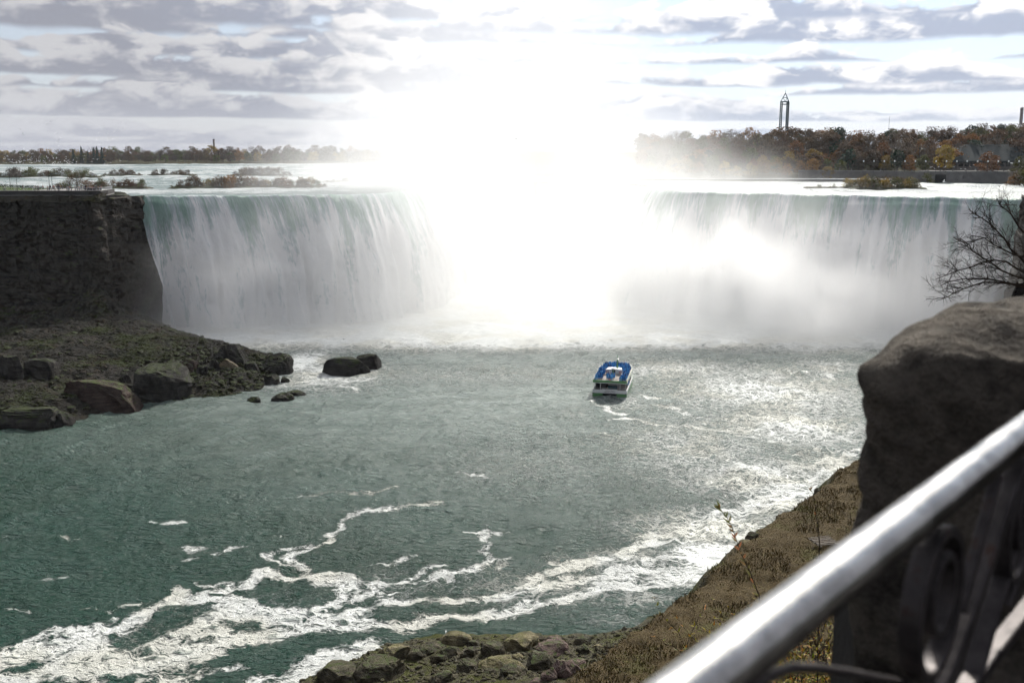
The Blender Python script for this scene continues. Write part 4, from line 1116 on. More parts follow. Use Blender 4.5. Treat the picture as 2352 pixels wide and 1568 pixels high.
for a in [
 (880, 1055, 205, 292, .6, YROCK, 'pale topped boulder with a gull on it, furthest out in the water', 101),
 (1043, 1130, 240, 305, .6, DROCK, 'small dark boulder touching the pale topped one', 102),
 (1272, 1500, 215, 332, 1.2, YROCK, 'largest yellow lichened boulder on the near shore', 103),
 (1430, 1540, 208, 262, .8, DROCK, 'dark boulder behind the largest lichened boulder', 104),
 (1535, 1650, 222, 292, 1.2, PROCK, 'reddish dark boulder right of the largest lichened boulder', 105),
 (1480, 1705, 258, 365, 2.0, PROCK, 'long reddish slab lying below the reddish dark boulder', 106),
 (1428, 1605, 318, 450, 3.0, DROCK, 'dark angular boulder in front of the long reddish slab', 107),
 (1590, 1760, 362, 492, 3.8, PROCK, 'pyramid shaped purple brown boulder against the grass bank', 108),
 (1520, 1625, 420, 516, 3.8, PROCK, 'purple brown boulder left of the pyramid shaped one', 109),
 (1138, 1285, 264, 368, 1.4, DROCK, 'jagged dark boulder left of the largest lichened boulder', 110),
 (1000, 1115, 288, 368, 1.4, DROCK, 'rough olive boulder below the small dark one', 111),
 (1130, 1315, 366, 442, 2.2, YROCK, 'broad flat slab with a yellowish top', 112),
 (1250, 1415, 396, 452, 2.8, YROCK, 'low flat slab beside the broad flat slab', 113),
 (968, 1112, 374, 460, 2.6, DROCK, 'dark pointed boulder at the left end of the broad flat slab', 114),
 (818, 912, 336, 412, 1.6, DROCK, 'pointed dark boulder inland of the wide dark one', 115),
 (760, 905, 284, 340, .8, DROCK, 'wide low dark boulder at the water edge', 116),
 (885, 1012, 288, 372, 1.3, DROCK, 'blocky dark boulder right of the pointed dark one', 117),
 (668, 765, 300, 384, 1.0, DROCK, 'mossy blocky boulder right of the tall lichened mound', 118),
 (485, 672, 282, 388, .9, YROCK, 'tall lichened mound of rock at the left end of the shore rocks', 119),
 (350, 632, 374, 512, 1.6, DROCK, 'big long dark boulder below the lichened mound', 120),
 (80, 345, 428, 530, .6, DROCK, 'low sloping slab at the far left of the near shore', 121),
 (1712, 1822, 228, 292, 1.6, DROCK, 'moss topped boulder by the waterline near the bank', 122),
 (1732, 1826, 278, 352, 2.4, DROCK, 'round dark boulder below the moss topped one', 123),
 (818, 972, 456, 530, 3.0, DROCK, 'dark square boulder at the bottom of the frame', 124),
 (1238, 1405, 426, 486, 3.4, DROCK, 'cracked grey boulder below the flat slabs', 125),
 (1318, 1400, 332, 384, 2.0, YROCK, 'small round lichened boulder below the largest one', 126),
 (1838, 1905, 276, 312, 2.2, YROCK, 'small yellow rock by the bank', 127),
 (1450, 1540, 486, 530, 4.2, PROCK, 'purple rock cut by the bottom of the frame', 128),
 (1695, 1795, 374, 424, 3.4, PROCK, 'thin slab lying right above the pyramid shaped boulder', 129),
 (525, 562, 452, 495, 2.2, TANROCK, 'small pale stone in front of the big long dark boulder', 130),
 (1158, 1255, 430, 475, 3.0, DROCK, 'dark wedge between flat slab and cracked grey boulder', 131),
 (1620, 1700, 290, 330, 1.8, DROCK, 'mossy stone between the reddish boulders and the round dark one', 132)]:
    NB(*a, group=None)
B(1712, 1752, 1216, 1240, 4.6, DROCK, 'dark layered ledge sticking out of the bank above the water', 140, strat=.12)
B(1690, 1738, 1232, 1262, 3.6, YROCK, 'yellowish ledge under the dark layered ledge on the bank', 141, strat=.1)
B(1868, 1890, 1112, 1134, 4.2, DROCK, 'moss capped black rock on the far bank edge', 142)
B(1680, 1700, 1255, 1275, 1.5, DROCK, 'wet black rock at the foot of the yellowish ledge', 143)
def near_region(rng, n):
    out = []
    while len(out) < n:
        a = dz(rng.uniform(690, 1520), rng.uniform(1440, 1600), 2.0)
        out.append((a.x, a.y))
    return np.array(out)
def near_rz(x, y):
    s, _ = brink_sd(x, y); z = near_h(x, y); return np.where(s > .5, -9, z)
rubble('shore_rubble', 2600, near_region, near_rz, .2, 1.2, DROCK2, 9, power=3.2)

# ------------------------------------------------------------------ stone pillar
def build_pillar():
    # rough hewn block; sides traced at 2.6 m
    nx = 46; import bmesh
    bm = bmesh.new(); bmesh.ops.create_cube(bm, size=1.0); bmesh.ops.subdivide_edges(bm, edges=bm.edges[:], cuts=70, use_grid_fill=True)
    co = np.array([v.co[:] for v in bm.verts]); me = bpy.data.meshes.new('stone_pillar')
    # rounded box
    r = .065; half = np.array([.62, .45, .80]); q = co * 2 * half; inner = np.clip(q, -(half - r), half - r); d = q - inner; L = np.linalg.norm(d, axis=1)[:, None] + 1e-9
    m_ = np.max(np.abs(d), axis=1)[:, None]; q = inner + d / L * np.minimum(L, r) * 1.0
    nrm = d / L
    def n3(s, o): return fbm(q[:, 0] * s + q[:, 2] * s * .8 + o, q[:, 1] * s - q[:, 2] * s * .55 + o, 50 + int(o), 4) - .5
    q = q + nrm * ((n3(2.0, 1)) * .16 + n3(6, 2) * .075 + n3(17, 3) * .022)[:, None]
    # front left corner knocked off, top sinks to the left
    cut = np.clip((-q[:, 0] - .28) / .34, 0, 1) * np.clip((q[:, 2] - .2) / .6, 0, 1); q[:, 2] -= cut ** 1.6 * .10
    cut2 = np.clip((-q[:, 1] - .2) / .25, 0, 1) * np.clip((q[:, 2] - .55) / .25, 0, 1); q[:, 2] -= cut2 * .05
    q[:, 2] = np.where(q[:, 2] < -.5, -.5 + (q[:, 2] + .5) * 5.0, q[:, 2])
    for v, p in zip(bm.verts, q): v.co = p
    m, n, b = new_mat('hewn_limestone'); oc = n.objco()
    a = n.noise(oc, 3.2, 7, .7); c = n.noise(oc, 14, 6, .7); f = n.noise(oc, 60, 4, .7)
    col = n.mixc((a * .6 + c * .5).ramp(.33, .72), (.011, .010, .010), (.14, .122, .10)); col = n.mixc(c.ramp(.56, .66) * .5, col, (.07, .06, .055))
    n.l(col, b.inputs['Base Color']); b.inputs['Roughness'].default_value = .88; n.l(n.bump(a * 2 + c * 1.2 + f * .35, .8, .05), b.inputs['Normal'])
    bm.to_mesh(me); bm.free(); me.materials.append(m); me.polygons.foreach_set('use_smooth', [True] * len(me.polygons))
    o = link('stone_pillar', me); tag(o, 'big rough hewn dark stone pillar with a sunlit top behind the handrail', 'pillar')
    th = PILR; a_ = Vector((math.cos(th), math.sin(th))); b_ = Vector((-math.sin(th), math.cos(th))); cr = Vector((at_d(PILX, 400, 2.62).x, 2.62)) + a_ * .60 + b_ * .44
    o.location = (cr.x, cr.y, 67.575 - .80); o.rotation_euler = (0, .0, th)
PILX = 877; PILR = math.radians(-37)
build_pillar()

# ------------------------------------------------------------------ iron railing
DR = .058
def build_railing():
    def on_h(px, py, h):
        d = ray(px, py); t = -h / d.z; return Vector((d.x * t, d.y * t, CAMZ - h))
    h = .475
    A = on_h(755, 641, h); Bp = on_h(1024, 431, h)
    dirv = (Bp - A).normalized(); perp = Vector((dirv.y, -dirv.x, 0))
    if perp.y > 0: perp = -perp
    P0, P1 = A - dirv * 1.6, A + dirv * 2.6
    r = empty('iron_railing', (A.x, A.y, 66.4)); tag(r, 'ornamental iron railing with a shiny steel handrail along the gorge rim', 'railing')
    off = -Vector((A.x, A.y, 66.4))
    st, n, b = new_mat('polished_steel'); b.inputs['Metallic'].default_value = 1.0
    oc = n.objco(); sm = n.noise(oc, 16, 5, .65); sc = n.noise(n.mapv(oc, (3, 3, 60)), 20, 3, .6)
    n.l(n.mixc(sm.ramp(.35, .65), (.27, .265, .26), (.43, .42, .41)), b.inputs['Base Color']); n.l((sm * .5 + sc * .5).ramp(.3, .7, .14, .26), b.inputs['Roughness'])
    n.l(n.bump(sm + sc * .3, .12, .003), b.inputs['Normal'])
    ir, n, b = new_mat('weathered_iron'); b.inputs['Metallic'].default_value = .55
    oc = n.objco(); a = n.noise(oc, 9, 6, .7); c = n.noise(oc, 42, 4, .7)
    col = n.mixc(a.ramp(.3, .7), (.028, .025, .026), (.085, .076, .075)); col = n.mixc((a + (c - .5) * .6).ramp(.60, .70), col, (.065, .042, .034))
    n.l(col, b.inputs['Base Color']); b.inputs['Roughness'].default_value = .48; n.l(n.bump(a + c * .5, .5, .006), b.inputs['Normal'])
    m = MB(); N = 40; m.tube([P0.lerp(P1, i / N) + off for i in range(N + 1)], DR / 2, 40); m.build('handrail', st, r, True)
    # the panel hangs in the upright plane of the rail
    nrm = perp
    def on_plane(x, y, push=0.0):      # traced on the wide copy
        d = ray(x * K, y * K); t = (A - Vector((0, 0, CAMZ))).dot(nrm) / d.dot(nrm); q = Vector((0, 0, CAMZ)) + d * t
        return q
    def uv(x, y):
        q = on_plane(x, y) - A; return (q.dot(dirv), q.z)
    def pt(u, v, push=0.0): return A + dirv * u + Vector((0, 0, v)) + nrm * push + off
    def bar(name, pl, width, thick, closed=False, m_=ir):
        """flat bar bent along a path in the panel plane: rectangular section with softened corners"""
        P = [Vector(p) for p in pl]; n_ = len(P); vs = []; fs = []
        prof = [(-.5, -.38), (-.42, -.5), (.42, -.5), (.5, -.38), (.5, .38), (.42, .5), (-.42, .5), (-.5, .38)]
        for i, p in enumerate(P):
            a_ = P[(i - 1) % n_] if closed else P[max(i - 1, 0)]; c_ = P[(i + 1) % n_] if closed else P[min(i + 1, n_ - 1)]
            t = (c_ - a_).normalized(); nn = Vector((-t.y, t.x))
            w = width[i] if isinstance(width, list) else width
            vs += [pt(*(p + nn * (a2 * w)), b2 * thick) for a2, b2 in prof]
        k = 8
        for i in range(n_ if closed else n_ - 1):
            j = (i + 1) % n_
            for q in range(k): fs.append((i * k + q, i * k + (q + 1) % k, j * k + (q + 1) % k, j * k + q))
        if not closed: fs += [tuple(range(k))[::-1], tuple((n_ - 1) * k + q for q in range(k))]
        mb = MB(); mb.add(vs, fs); return mb.build(name, m_, r)
    # ring: centre and radius from the traced ellipse
    c0 = uv(2157, 1362); top = uv(2157, 1218); bot = uv(2157, 1508); R1 = (top[1] - bot[1]) / 2; cy = (top[1] + bot[1]) / 2
    lft = uv(2118, 1362); rgt = uv(2200, 1362); Rx = abs(rgt[0] - lft[0]) / 2; cu = (lft[0] + rgt[0]) / 2 - .035
    circ = lambda cu_, cv_, ru, rv, n_=48: [(cu_ + ru * math.cos(2 * PI * i / n_), cv_ + rv * math.sin(2 * PI * i / n_)) for i in range(n_)]
    R = R1
    bar('outer_ring', circ(cu, cy, R * .84, R), .016, .030, True)
    ri = R * .54
    bar('inner_ring', circ(cu + .002, cy + .014, ri * .8, ri), .014, .034, True)
    print('RING', cu, cy, R1, Rx)
    # broad bar rising to the right and the darker one beside it
    a = uv(2140, 1600); b_ = uv(2170, 1500); c_ = uv(2215, 1350); d_ = uv(2262, 1220); e_ = uv(2315, 1110)
    u0 = cu; step = R + .05
    topv = -.045; 
    botv = cy - R - .10
    def diag(name, ua, ub, va, vb, w): bar(name, [(ua + (ub - ua) * t, va + (vb - va) * t) for t in (0, .5, 1)], w, .028)
    # repeated lattice: a V under each ring, standing bars and scrolls farther on
    span = 2 * R + .10
    for k in range(0, 4):
        uc = cu + k * (span + .12)
        if k == 0: continue
        bar('outer_ring', circ(uc, cy, R * .72, R), .016, .030, True); bar('inner_ring', circ(uc, cy + .012, ri * .62, ri), .014, .034, True)
        ur = uc + R + .045
        diag('diagonal_bar', uc - .02, ur + .11, cy - R - .05, topv, .030)
        diag('diagonal_bar', uc + .02, ur - .17, cy - R - .05, topv, .012) if False else None
        bar('scroll', [(ur + .02 + .05 * math.cos(t) * (1 - t / 12), cy - .02 + .12 * math.sin(t) * (1 - t / 12)) for t in [i * .35 for i in range(22)]], .010, .024)
        diag('upright_bar', ur + .10, ur + .10, cy - R - .14, topv, .018)
    bar('broad_bar', [uv(2160, 1590), uv(2190, 1510), uv(2222, 1420), uv(2255, 1320), uv(2290, 1210), uv(2325, 1105)], [.050, .046, .040, .034, .030, .024], .024)
    bar('dark_bar', [uv(2205, 1400), uv(2235, 1290), uv(2262, 1190), uv(2290, 1090)], .022, .016)
    bar('thin_bar', [uv(2232, 1560), uv(2262, 1450), uv(2300, 1330), uv(2335, 1210)], .014, .030)
    g0 = uv(1800, 1545); print('LOW', g0, uv(2080, 1568), uv(2290, 1130))
    lowv = cy - R - .12
    bar('bottom_rail', [(-1.4, lowv), (0, lowv), (1.2, lowv), (2.4, lowv)], .022, .03)
    # thin bent rod crossing at the bottom towards the pillar
    q0 = Vector(at_d(700, 672, .95)); 
    rod = [at_d(740, 690, .86), at_d(768, 676, .93), at_d(790, 667, .99), at_d(815, 667, 1.06), at_d(850, 672, 1.16), at_d(900, 682, 1.3), at_d(960, 700, 1.45)]
    m = MB(); m.tube([p + off for p in rod], .0062, 10); m.build('curled_rod', ir, r, True)
    # bracket posts down to the pavement
    for u in (-1.3, 2.3):
        m = MB(); p = pt(u, 0); m.box((p.x, p.y, .55), (.05, .05, 1.06)); m.build('post', ir, r)
build_railing()

# ------------------------------------------------------------------ plants close to the viewpoint
def leaf_shape(mb, p, d, L, w, up):
    d = d.normalized(); s = d.cross(up)
    if s.length < .1: s = d.orthogonal()
    s.normalize(); n_ = s.cross(d); 
    mb.add([p, p + d * L * .35 + s * w * .5 + n_ * w * .12, p + d * L + n_ * -.1 * L, p + d * L * .35 - s * w * .5 + n_ * w * .12, p + d * L * .5], [(0, 1, 4), (1, 2, 4), (2, 3, 4), (3, 0, 4)])
def near_leaf(key, cols):
    m, n, b = new_mat(key); isl = X(n.t, n.node('ShaderNodeNewGeometry').outputs['Random Per Island'])
    c = n.mixc(isl.ramp(.0, .5), cols[0], cols[1]); c = n.mixc(isl.ramp(.6, .95), c, cols[2]); n.l(c, b.inputs['Base Color']); b.inputs['Roughness'].default_value = .4
    tr = n.node('ShaderNodeBsdfTranslucent'); n.l(c, tr.inputs[0]); mx = n.node('ShaderNodeMixShader'); mx.inputs[0].default_value = .45
    n.l(b.outputs[0], mx.inputs[1]); n.l(tr.outputs[0], mx.inputs[2]); n.l(mx.outputs[0], [q for q in n.t.nodes if q.type == 'OUTPUT_MATERIAL'][0].inputs[0]); return m
BUSHL = near_leaf('bush_leaf', [(.10, .13, .015), (.24, .20, .02), (.32, .13, .02)])
SAPL = near_leaf('sapling_leaf', [(.10, .12, .04), (.14, .13, .05), (.25, .10, .05)])
def stem_tree(stm, lf, p, d, L, r, depth, rng, leafL, spread=.6, leafy=True, grav=0.0):
    n_ = 5; pts = [p.copy()]; dirs = []
    for i in range(n_):
        d = (d + Vector((rng.gauss(0, .12), rng.gauss(0, .12), rng.gauss(0, .10) - grav * .1))).normalized(); pts.append(pts[-1] + d * L / n_); dirs.append(d.copy())
    stm.tube(pts, [r * (1 - .7 * i / n_) for i in range(n_ + 1)], 5 if r > .02 else 3, False)
    if leafy and depth <= 1:
        for i in range(1, n_ + 1):
            for k in range(2):
                e = (dirs[i - 1] * .5 + Vector((rng.gauss(0, .6), rng.gauss(0, .6), rng.gauss(0, .5)))); leaf_shape(lf, pts[i], e, leafL * rng.uniform(.6, 1.3), leafL * .34, Vector((0, 0, 1)))
    if depth > 0:
        for k in range(rng.choice([3, 4, 5])):
            i = rng.randrange(1, n_ + 1); e = (dirs[i - 1] + Vector((rng.gauss(0, spread), rng.gauss(0, spread), rng.gauss(0, spread * .8)))).normalized()
            stem_tree(stm, lf, pts[i], e, L * rng.uniform(.5, .75), r * .5, depth - 1, rng, leafL, spread, leafy, grav)
def bush(loc, n_, h, seed, label, spread=.7, leaf=.06, name='bush'):
    rng = random.Random(seed); r = empty(name, loc); tag(r, label, 'bush', 'leafy bushes under the railing'); stm, lf = MB(), MB()
    for i in range(n_):
        q = rng.random() * 6.28; stem_tree(stm, lf, Vector((math.cos(q) * .5 * rng.random(), math.sin(q) * .5 * rng.random(), 0)), Vector((math.cos(q) * spread * rng.random(), math.sin(q) * spread * rng.random(), 1)), h * rng.uniform(.45, .7), .022, 2, rng, leaf, .5)
    stm.build('branches', DARKBARK, r); lf.build('foliage', BUSHL, r)
def bush_at(px, py, d, h, n_, seed, label, **kw):
    p = at_d(px, py, d); bush((p.x, p.y, p.z - h * .92), n_, h, seed, label, **kw)
bush_at(830, 606, 14.5, 3.0, 13, 1, 'yellow green bush with orange tinged leaves beside the stone pillar', leaf=.075)
bush_at(788, 640, 13.5, 2.6, 12, 2, 'low yellowing bush showing under the handrail', leaf=.075)
bush_at(868, 634, 12.5, 2.6, 10, 3, 'yellow leaved bush partly behind the stone pillar', leaf=.075)
bush_at(740, 672, 12.0, 2.2, 8, 4, 'small yellow bush at the bottom of the frame under the handrail', leaf=.07)
def sapling(name, pts, D0, label, leafL, r0, seed, dens=2):
    rng = random.Random(seed); P = [dd(x, y, D0) for x, y in pts]; base = P[0]
    # carried on down to the slope
    P = [base + Vector((.05, -.2, -2.5))] + P
    r = empty(name, P[0]); tag(r, label, 'sapling'); o = P[0]; m, lf = MB(), MB(); Q = [p - o for p in P]
    m.tube(Q, [r0 * (1.6 - 1.3 * i / len(Q)) for i in range(len(Q))], 6)
    for i in range(1, len(Q) - 1):
        for t in range(dens):
            p = Q[i].lerp(Q[i + 1], (t + rng.random() * .6) / dens); d = (Q[i + 1] - Q[i]).normalized() + Vector((rng.choice([-1, 1]) * rng.uniform(.3, .9), rng.gauss(0, .4), rng.uniform(0, .3)))
            leaf_shape(lf, p, d, leafL * rng.uniform(.6, 1.2), leafL * .22, Vector((0, 1, .3)))
    for k in range(4):
        leaf_shape(lf, Q[-1], Vector((rng.gauss(0, .7), rng.gauss(0, .4), .9)), leafL * .7, leafL * .2, Vector((0, 1, 0)))
    m.build('stem', DARKBARK, r, True); lf.build('foliage', SAPL, r)
sapling('sapling', [(1745, 1370), (1722, 1310), (1705, 1275), (1692, 1240), (1680, 1205), (1665, 1180), (1652, 1166)], 7.5, 'thin upright sapling with a few narrow leaves in front of the foam', .085, .0035, 4, 4)
sapling('sapling', [(1882, 1240), (1880, 1215), (1876, 1190), (1872, 1160), (1868, 1132), (1862, 1124)], 8.5, 'thin bare sapling with a hooked tip against the grass bank', .05, .0035, 5, 1)
# broken wooden ladder-like frame on the bank
def wreck():
    p = dz(1892, 1248, 8); z = float(near_h(np.array(p.x), np.array(p.y))); p = dz(1892, 1248, z)
    r = empty('wooden_pallet', p, .25); tag(r, 'weathered broken wooden pallet lying in the brown grass', 'pallet'); w = simple('grey_wood', (.16, .14, .12), .9, var=.3, scale=4)
    for i in range(8):
        m = MB(); m.box((0, -1.5 + i * .44, .55 + .05 * math.sin(i * 2)), (4.0 - .3 * (i % 3), .2, .08), Matrix.Rotation(.03 * (i % 3 - 1), 3, 'Z')); m.build('slat', w, r)
    for x in (-1.5, 1.4): m = MB(); m.box((x, 0, .36), (.16, 3.6, .25)); m.build('bearer', w, r)
wreck()
def gull_sit(loc, label):
    r = gull_mesh(False); o = link('gull', r, None, loc); tag(o, label, 'gull'); return o

# bare tree and dark cliff on the right
def right_side():
    o = wall_strip('right_cliff', [(199, 392), (193, 380), (186, 366), (180, 350), (176, 332), (185, 300), (200, 260)], 53.2, 0, CLIFFM, 31, amp=2.0, nv=70, step=1.5)
    tag(o, 'dark cliff edge at the right end of the falls', 'cliff')
    # wooded shoulder of rock nearer by, from which the bare tree leans
    p = dd(2338, 560, 36)
    boulder('rock_shoulder', (p.x + 5.9, 38, p.z - 5.5), (12, 14, 19), 77, rock_mat('shoulder_rock', (.012, .012, .013), (.04, .036, .033), .5, moss=.05), 'black shaded rock shoulder at the right edge above the pillar', sub=5, cat='rock', strat=.04)
    rng = random.Random(21); base = dd(2395, 700, 27); r = empty('bare_tree', base); tag(r, 'leafless tree leaning out from the right edge above the stone pillar', 'tree')
    limbs = [[(2360, 655), (2290, 648), (2235, 655), (2190, 672), (2150, 690)], [(2360, 640), (2300, 620), (2255, 590), (2225, 560), (2190, 545)],
             [(2352, 660), (2270, 640), (2210, 640), (2160, 655)], [(2360, 610), (2320, 570), (2290, 530), (2255, 500), (2225, 480)], [(2380, 560), (2340, 520), (2310, 480), (2290, 455)],
             [(2360, 630), (2310, 600), (2260, 600), (2200, 620), (2150, 640)], [(2370, 590), (2330, 585), (2280, 560), (2230, 540)]]
    dummy = MB(); main = MB(); main.tube([Vector((1.2, .6, -9)), Vector((.7, .4, -3)), Vector((.2, 0, 0)), Vector((.1, 0, .9))], [.16, .12, .08, .05], 8, False); main.build('trunk', DARKBARK, r, True)
    for li, L in enumerate(limbs):
        mb = MB(); P = [Vector((.1, 0, .2 + .1 * li))] + [dd(x, y, 27 + rng.uniform(-.8, .8) * i * .5) - base for i, (x, y) in enumerate(L)]
        Q = [];
        for a, b in zip(P[:-1], P[1:]): Q += [a, a.lerp(b, .5) + Vector((rng.gauss(0, .03), rng.gauss(0, .03), rng.gauss(0, .03)))]
        Q.append(P[-1]); n_ = len(Q); mb.tube(Q, [.036 * (1 - .8 * i / n_) for i in range(n_)], 6, False)
        for i in range(2, n_ - 1):
            for k in range(3 if i > 3 else 2):
                d = (Q[i + 1] - Q[i]).normalized() + Vector((rng.gauss(0, .5), rng.gauss(0, .5), rng.gauss(.25, .55)))
                stem_tree(mb, dummy, Q[i], d.normalized(), rng.uniform(.3, .7), .012, 2, rng, .05, .5, False)
        mb.build('limb', DARKBARK, r)
right_side()
# ------------------------------------------------------------------ western bank: wall, building, towers
GREYST = simple('grey_stone', (.20, .19, .185), .9, var=.25, scale=.35, bump=.4, bscale=3)
def west_bank():
    wl = [(-10, 634), (60, 628), (200, 602), (232, 562), (285, 543), (420, 523), (600, 505)]
    def Wp(x): return float(np.interp(x, [a for a, _ in wl], [b for _, b in wl]))
    # embankment wall
    r = empty('embankment_wall', (330, Wp(330), 52)); tag(r, 'long grey stone embankment wall along the right shore, with a square opening', 'wall')
    off = Vector((-330, -Wp(330), -52)); xs = [172, 200, 232, 258, 285, 330, 380, 420, 520, 600]
    mb = MB(); cp = MB()
    for a, b in zip(xs[:-1], xs[1:]):
        A, Bq = Vector((a, Wp(a) - 1.2, 55.2)) + off, Vector((b, Wp(b) - 1.2, 55.2)) + off; d = Bq - A; an = math.atan2(d.y, d.x)
        mb.box((A + Bq) / 2, (d.length + .1, 1.0, 7.4), Matrix.Rotation(an, 3, 'Z')); cp.box((A + Bq) / 2 + Vector((0, 0, 3.85)), (d.length + .2, 1.4, .3), Matrix.Rotation(an, 3, 'Z'))
    mb.build('wall', GREYST, r); cp.build('coping', simple('wall_coping', (.28, .27, .26), .9), r)
    q = dd(1962 * 1.0 + 0, 432, 0.0 + 552); dk = simple('dark_opening', (.012, .012, .014), .9)
    px = (3700 + 540 / 5.94) / 4; x0 = (px - 512) / FPX * 545; m = MB(); m.box(Vector((x0, Wp(x0) - 1.9, 55.2)) + off, (9.0, .6, 4.6)); m.build('opening', dk, r)
    # parapet posts along the road
    pst = MB(); pst.box((0, 0, .55), (.5, .5, 1.1)); pm = pst.mesh('post', GREYST)
    for i in range(46):
        x = 178 + i * 6.0; link('post', pm, r, Vector((x, Wp(x) + 1.5, 59.1)) + off)
    # road on top of the wall
    nx = 60; x = np.linspace(172, 600, nx); t = np.linspace(0, 1, 8); y0 = np.array([Wp(a) for a in x]); Xw = x[:, None] + 0 * t; Yw = y0[:, None] - .6 + t * 18; Zw = 59.0 + 0 * Xw
    tag(link('road', mesh_np('road', np.stack([Xw, Yw, Zw], -1).reshape(-1, 3), grid_faces(nx, 8), [simple('asphalt', (.07, .07, .072), .9, scale=.3)])), kind='structure')
    # weir: low straight drop across the river
    wr = empty('weir', (80, 600, 52)); tag(wr, 'low straight concrete weir crossing the upper river below the wooded hill', 'weir')
    a, b = Vector((-50, 612, 0)), Vector((218, 566, 0)); d = b - a; c = (a + b) / 2 - Vector((80, 600, 0))
    m = MB(); m.box(c + Vector((0, 0, 1.3)), (d.length, 2.2, 2.4), Matrix.Rotation(math.atan2(d.y, d.x), 3, 'Z')); m.build('sill', simple('weir_concrete', (.17, .17, .18), .8), wr)
    m = MB(); m.box(c + Vector((0, .4, 2.75)), (d.length, 2.4, .35), Matrix.Rotation(math.atan2(d.y, d.x), 3, 'Z')); m.build('spilling_water', simple('weir_foam', (.85, .87, .88), .6, scale=.5), wr)
    # smooth pool held behind the weir
    m, n, bb = new_mat('pool_water'); n.l(n.mixc(n.noise(n.pos(), .05, 4), (.05, .08, .08), (.08, .11, .11)), bb.inputs['Base Color']); bb.inputs['Roughness'].default_value = .15; n.l(n.bump(n.noise(n.pos(), .6, 4), .5, .3), bb.inputs['Normal'])
    mb = MB(); mb.prism([(-50, 613.5), (218, 567.5), (232, 575), (200, 620), (60, 650), (-50, 660)], 54.0, 54.7); tag(mb.build('weir_pool', m), kind='structure')
west_bank()
def power_house():
    D0 = 585; ct = simple('slate_roof', (.025, .035, .04), .95, var=.2, scale=.6, bump=.4, bscale=2); st = simple('building_stone', (.17, .155, .15), .9, var=.15, scale=.4, bump=.3, bscale=2); dk = simple('arch_glass', (.015, .018, .022), .2)
    f = lambda zx, zy: at_d((3700 + zx / 5.94) / 4, (480 + zy / 5.94) / 4, D0)
    a = f(740, 1130); eave = f(740, 965); ridge_l = f(1230, 690); ridge_r = f(2352, 640)
    x0 = a.x; x1 = x0 + 92; zb = 59.0; ze = eave.z; zr = f(1800, 650).z
    r = empty('stone_hall', (x0, D0, zb)); tag(r, 'long low grey stone hall with a big dark hipped roof and arched windows', 'building')
    W = x1 - x0; Dp = 30; H = ze - zb; R_ = zr - zb + 2
    m = MB(); m.box((W / 2, Dp / 2, H / 2 - .5), (W, Dp, H + 1)); m.build('wall', st, r)
    m = MB(); hx = (ridge_l.x - x0) ; e = 2.0
    m.add([(-e, -e, H), (W + e, -e, H), (W + e, Dp + e, H), (-e, Dp + e, H), (hx, Dp / 2, R_), (W - hx * .6, Dp / 2, R_), (-e, -e, H - .7), (W + e, -e, H - .7), (W + e, Dp + e, H - .7), (-e, Dp + e, H - .7)],
          [(0, 1, 5, 4), (1, 2, 5), (2, 3, 4, 5), (3, 0, 4), (0, 6, 7, 1), (1, 7, 8, 2), (2, 8, 9, 3), (3, 9, 6, 0), (9, 8, 7, 6)]); m.build('roof', ct, r)
    m = MB()
    for i in range(46): m.box((1 + i * 2.0, -.9, H - 1.2), (.5, 1.9, 1.0))
    m.box((W / 2, -.6, H - .75), (W, 1.2, .12)); m.build('bracket_frieze', simple('bracket_dark', (.04, .04, .045), .8), r)
    wm = MB(); n_ = 12; prof = [(-1.3, 0), (1.3, 0)] + [(1.3 * math.cos(t), 2.2 + 1.3 * math.sin(t)) for t in [PI * i / n_ for i in range(n_ + 1)]]
    k = len(prof); wm.add([(p[0], 0, p[1]) for p in prof] + [(p[0], .3, p[1]) for p in prof], [tuple(range(k)), tuple(range(2 * k - 1, k - 1, -1))] + [(i, k + i, k + (i + 1) % k, (i + 1) % k) for i in range(k)])
    wme = wm.mesh('arched_window', dk)
    for zx in (845, 985, 1125, 1265, 1405, 1545, 1685, 1825, 1965): 
        p = f(zx, 1120); link('arched_window', wme, r, (p.x - x0, -.25, 2.6))
    # lower front annexe with its own roof
    m = MB(); m.box((W * .80, -4, 2.9), (W * .42, 8, 6.2)); m.build('annexe', st, r)
    m = MB(); a_, b_ = W * .58, W * 1.02; m.add([(a_, -9, 6.0), (b_, -9, 6.0), (b_, 0, 8.6), (a_, 0, 8.6), (a_, -9, 5.7), (b_, -9, 5.7), (b_, 0, 5.7), (a_, 0, 5.7)], [(0, 1, 2, 3), (4, 7, 6, 5), (0, 4, 5, 1), (1, 5, 6, 2), (2, 6, 7, 3), (3, 7, 4, 0)]); m.build('annexe_roof', ct, r)
    # terrace in front
    m = MB(); m.box((W / 2 - 8, -12, -.2), (W + 30, 18, 1.2)); o = m.build('terrace', simple('terrace_stone', (.2, .19, .18), .9, scale=.3), r)
power_house()
rngt = random.Random(31)
def place_px(zx, zy, D0): return at_d((3700 + zx / 5.94) / 4, (480 + zy / 5.94) / 4, D0)
p = place_px(1475, 1270, 562); plant('round', 'orange', (p.x, 562, p.z), place_px(1475, 745, 562).z - p.z, 'round orange brown tree standing alone in front of the stone hall', None, wide=1.15, rng=rngt)
p = place_px(450, 1190, 566); plant('round', 'golden', (p.x, 566, p.z), (place_px(450, 590, 566).z - p.z), 'tall yellowing tree just left of the stone hall', None, wide=1.2, rng=rngt)
p = place_px(2250, 1400, 560); plant('round', 'olive', (p.x, 560, p.z), place_px(2250, 850, 560).z - p.z, 'olive tree at the right edge before the stone hall', None, wide=1.1, rng=rngt)
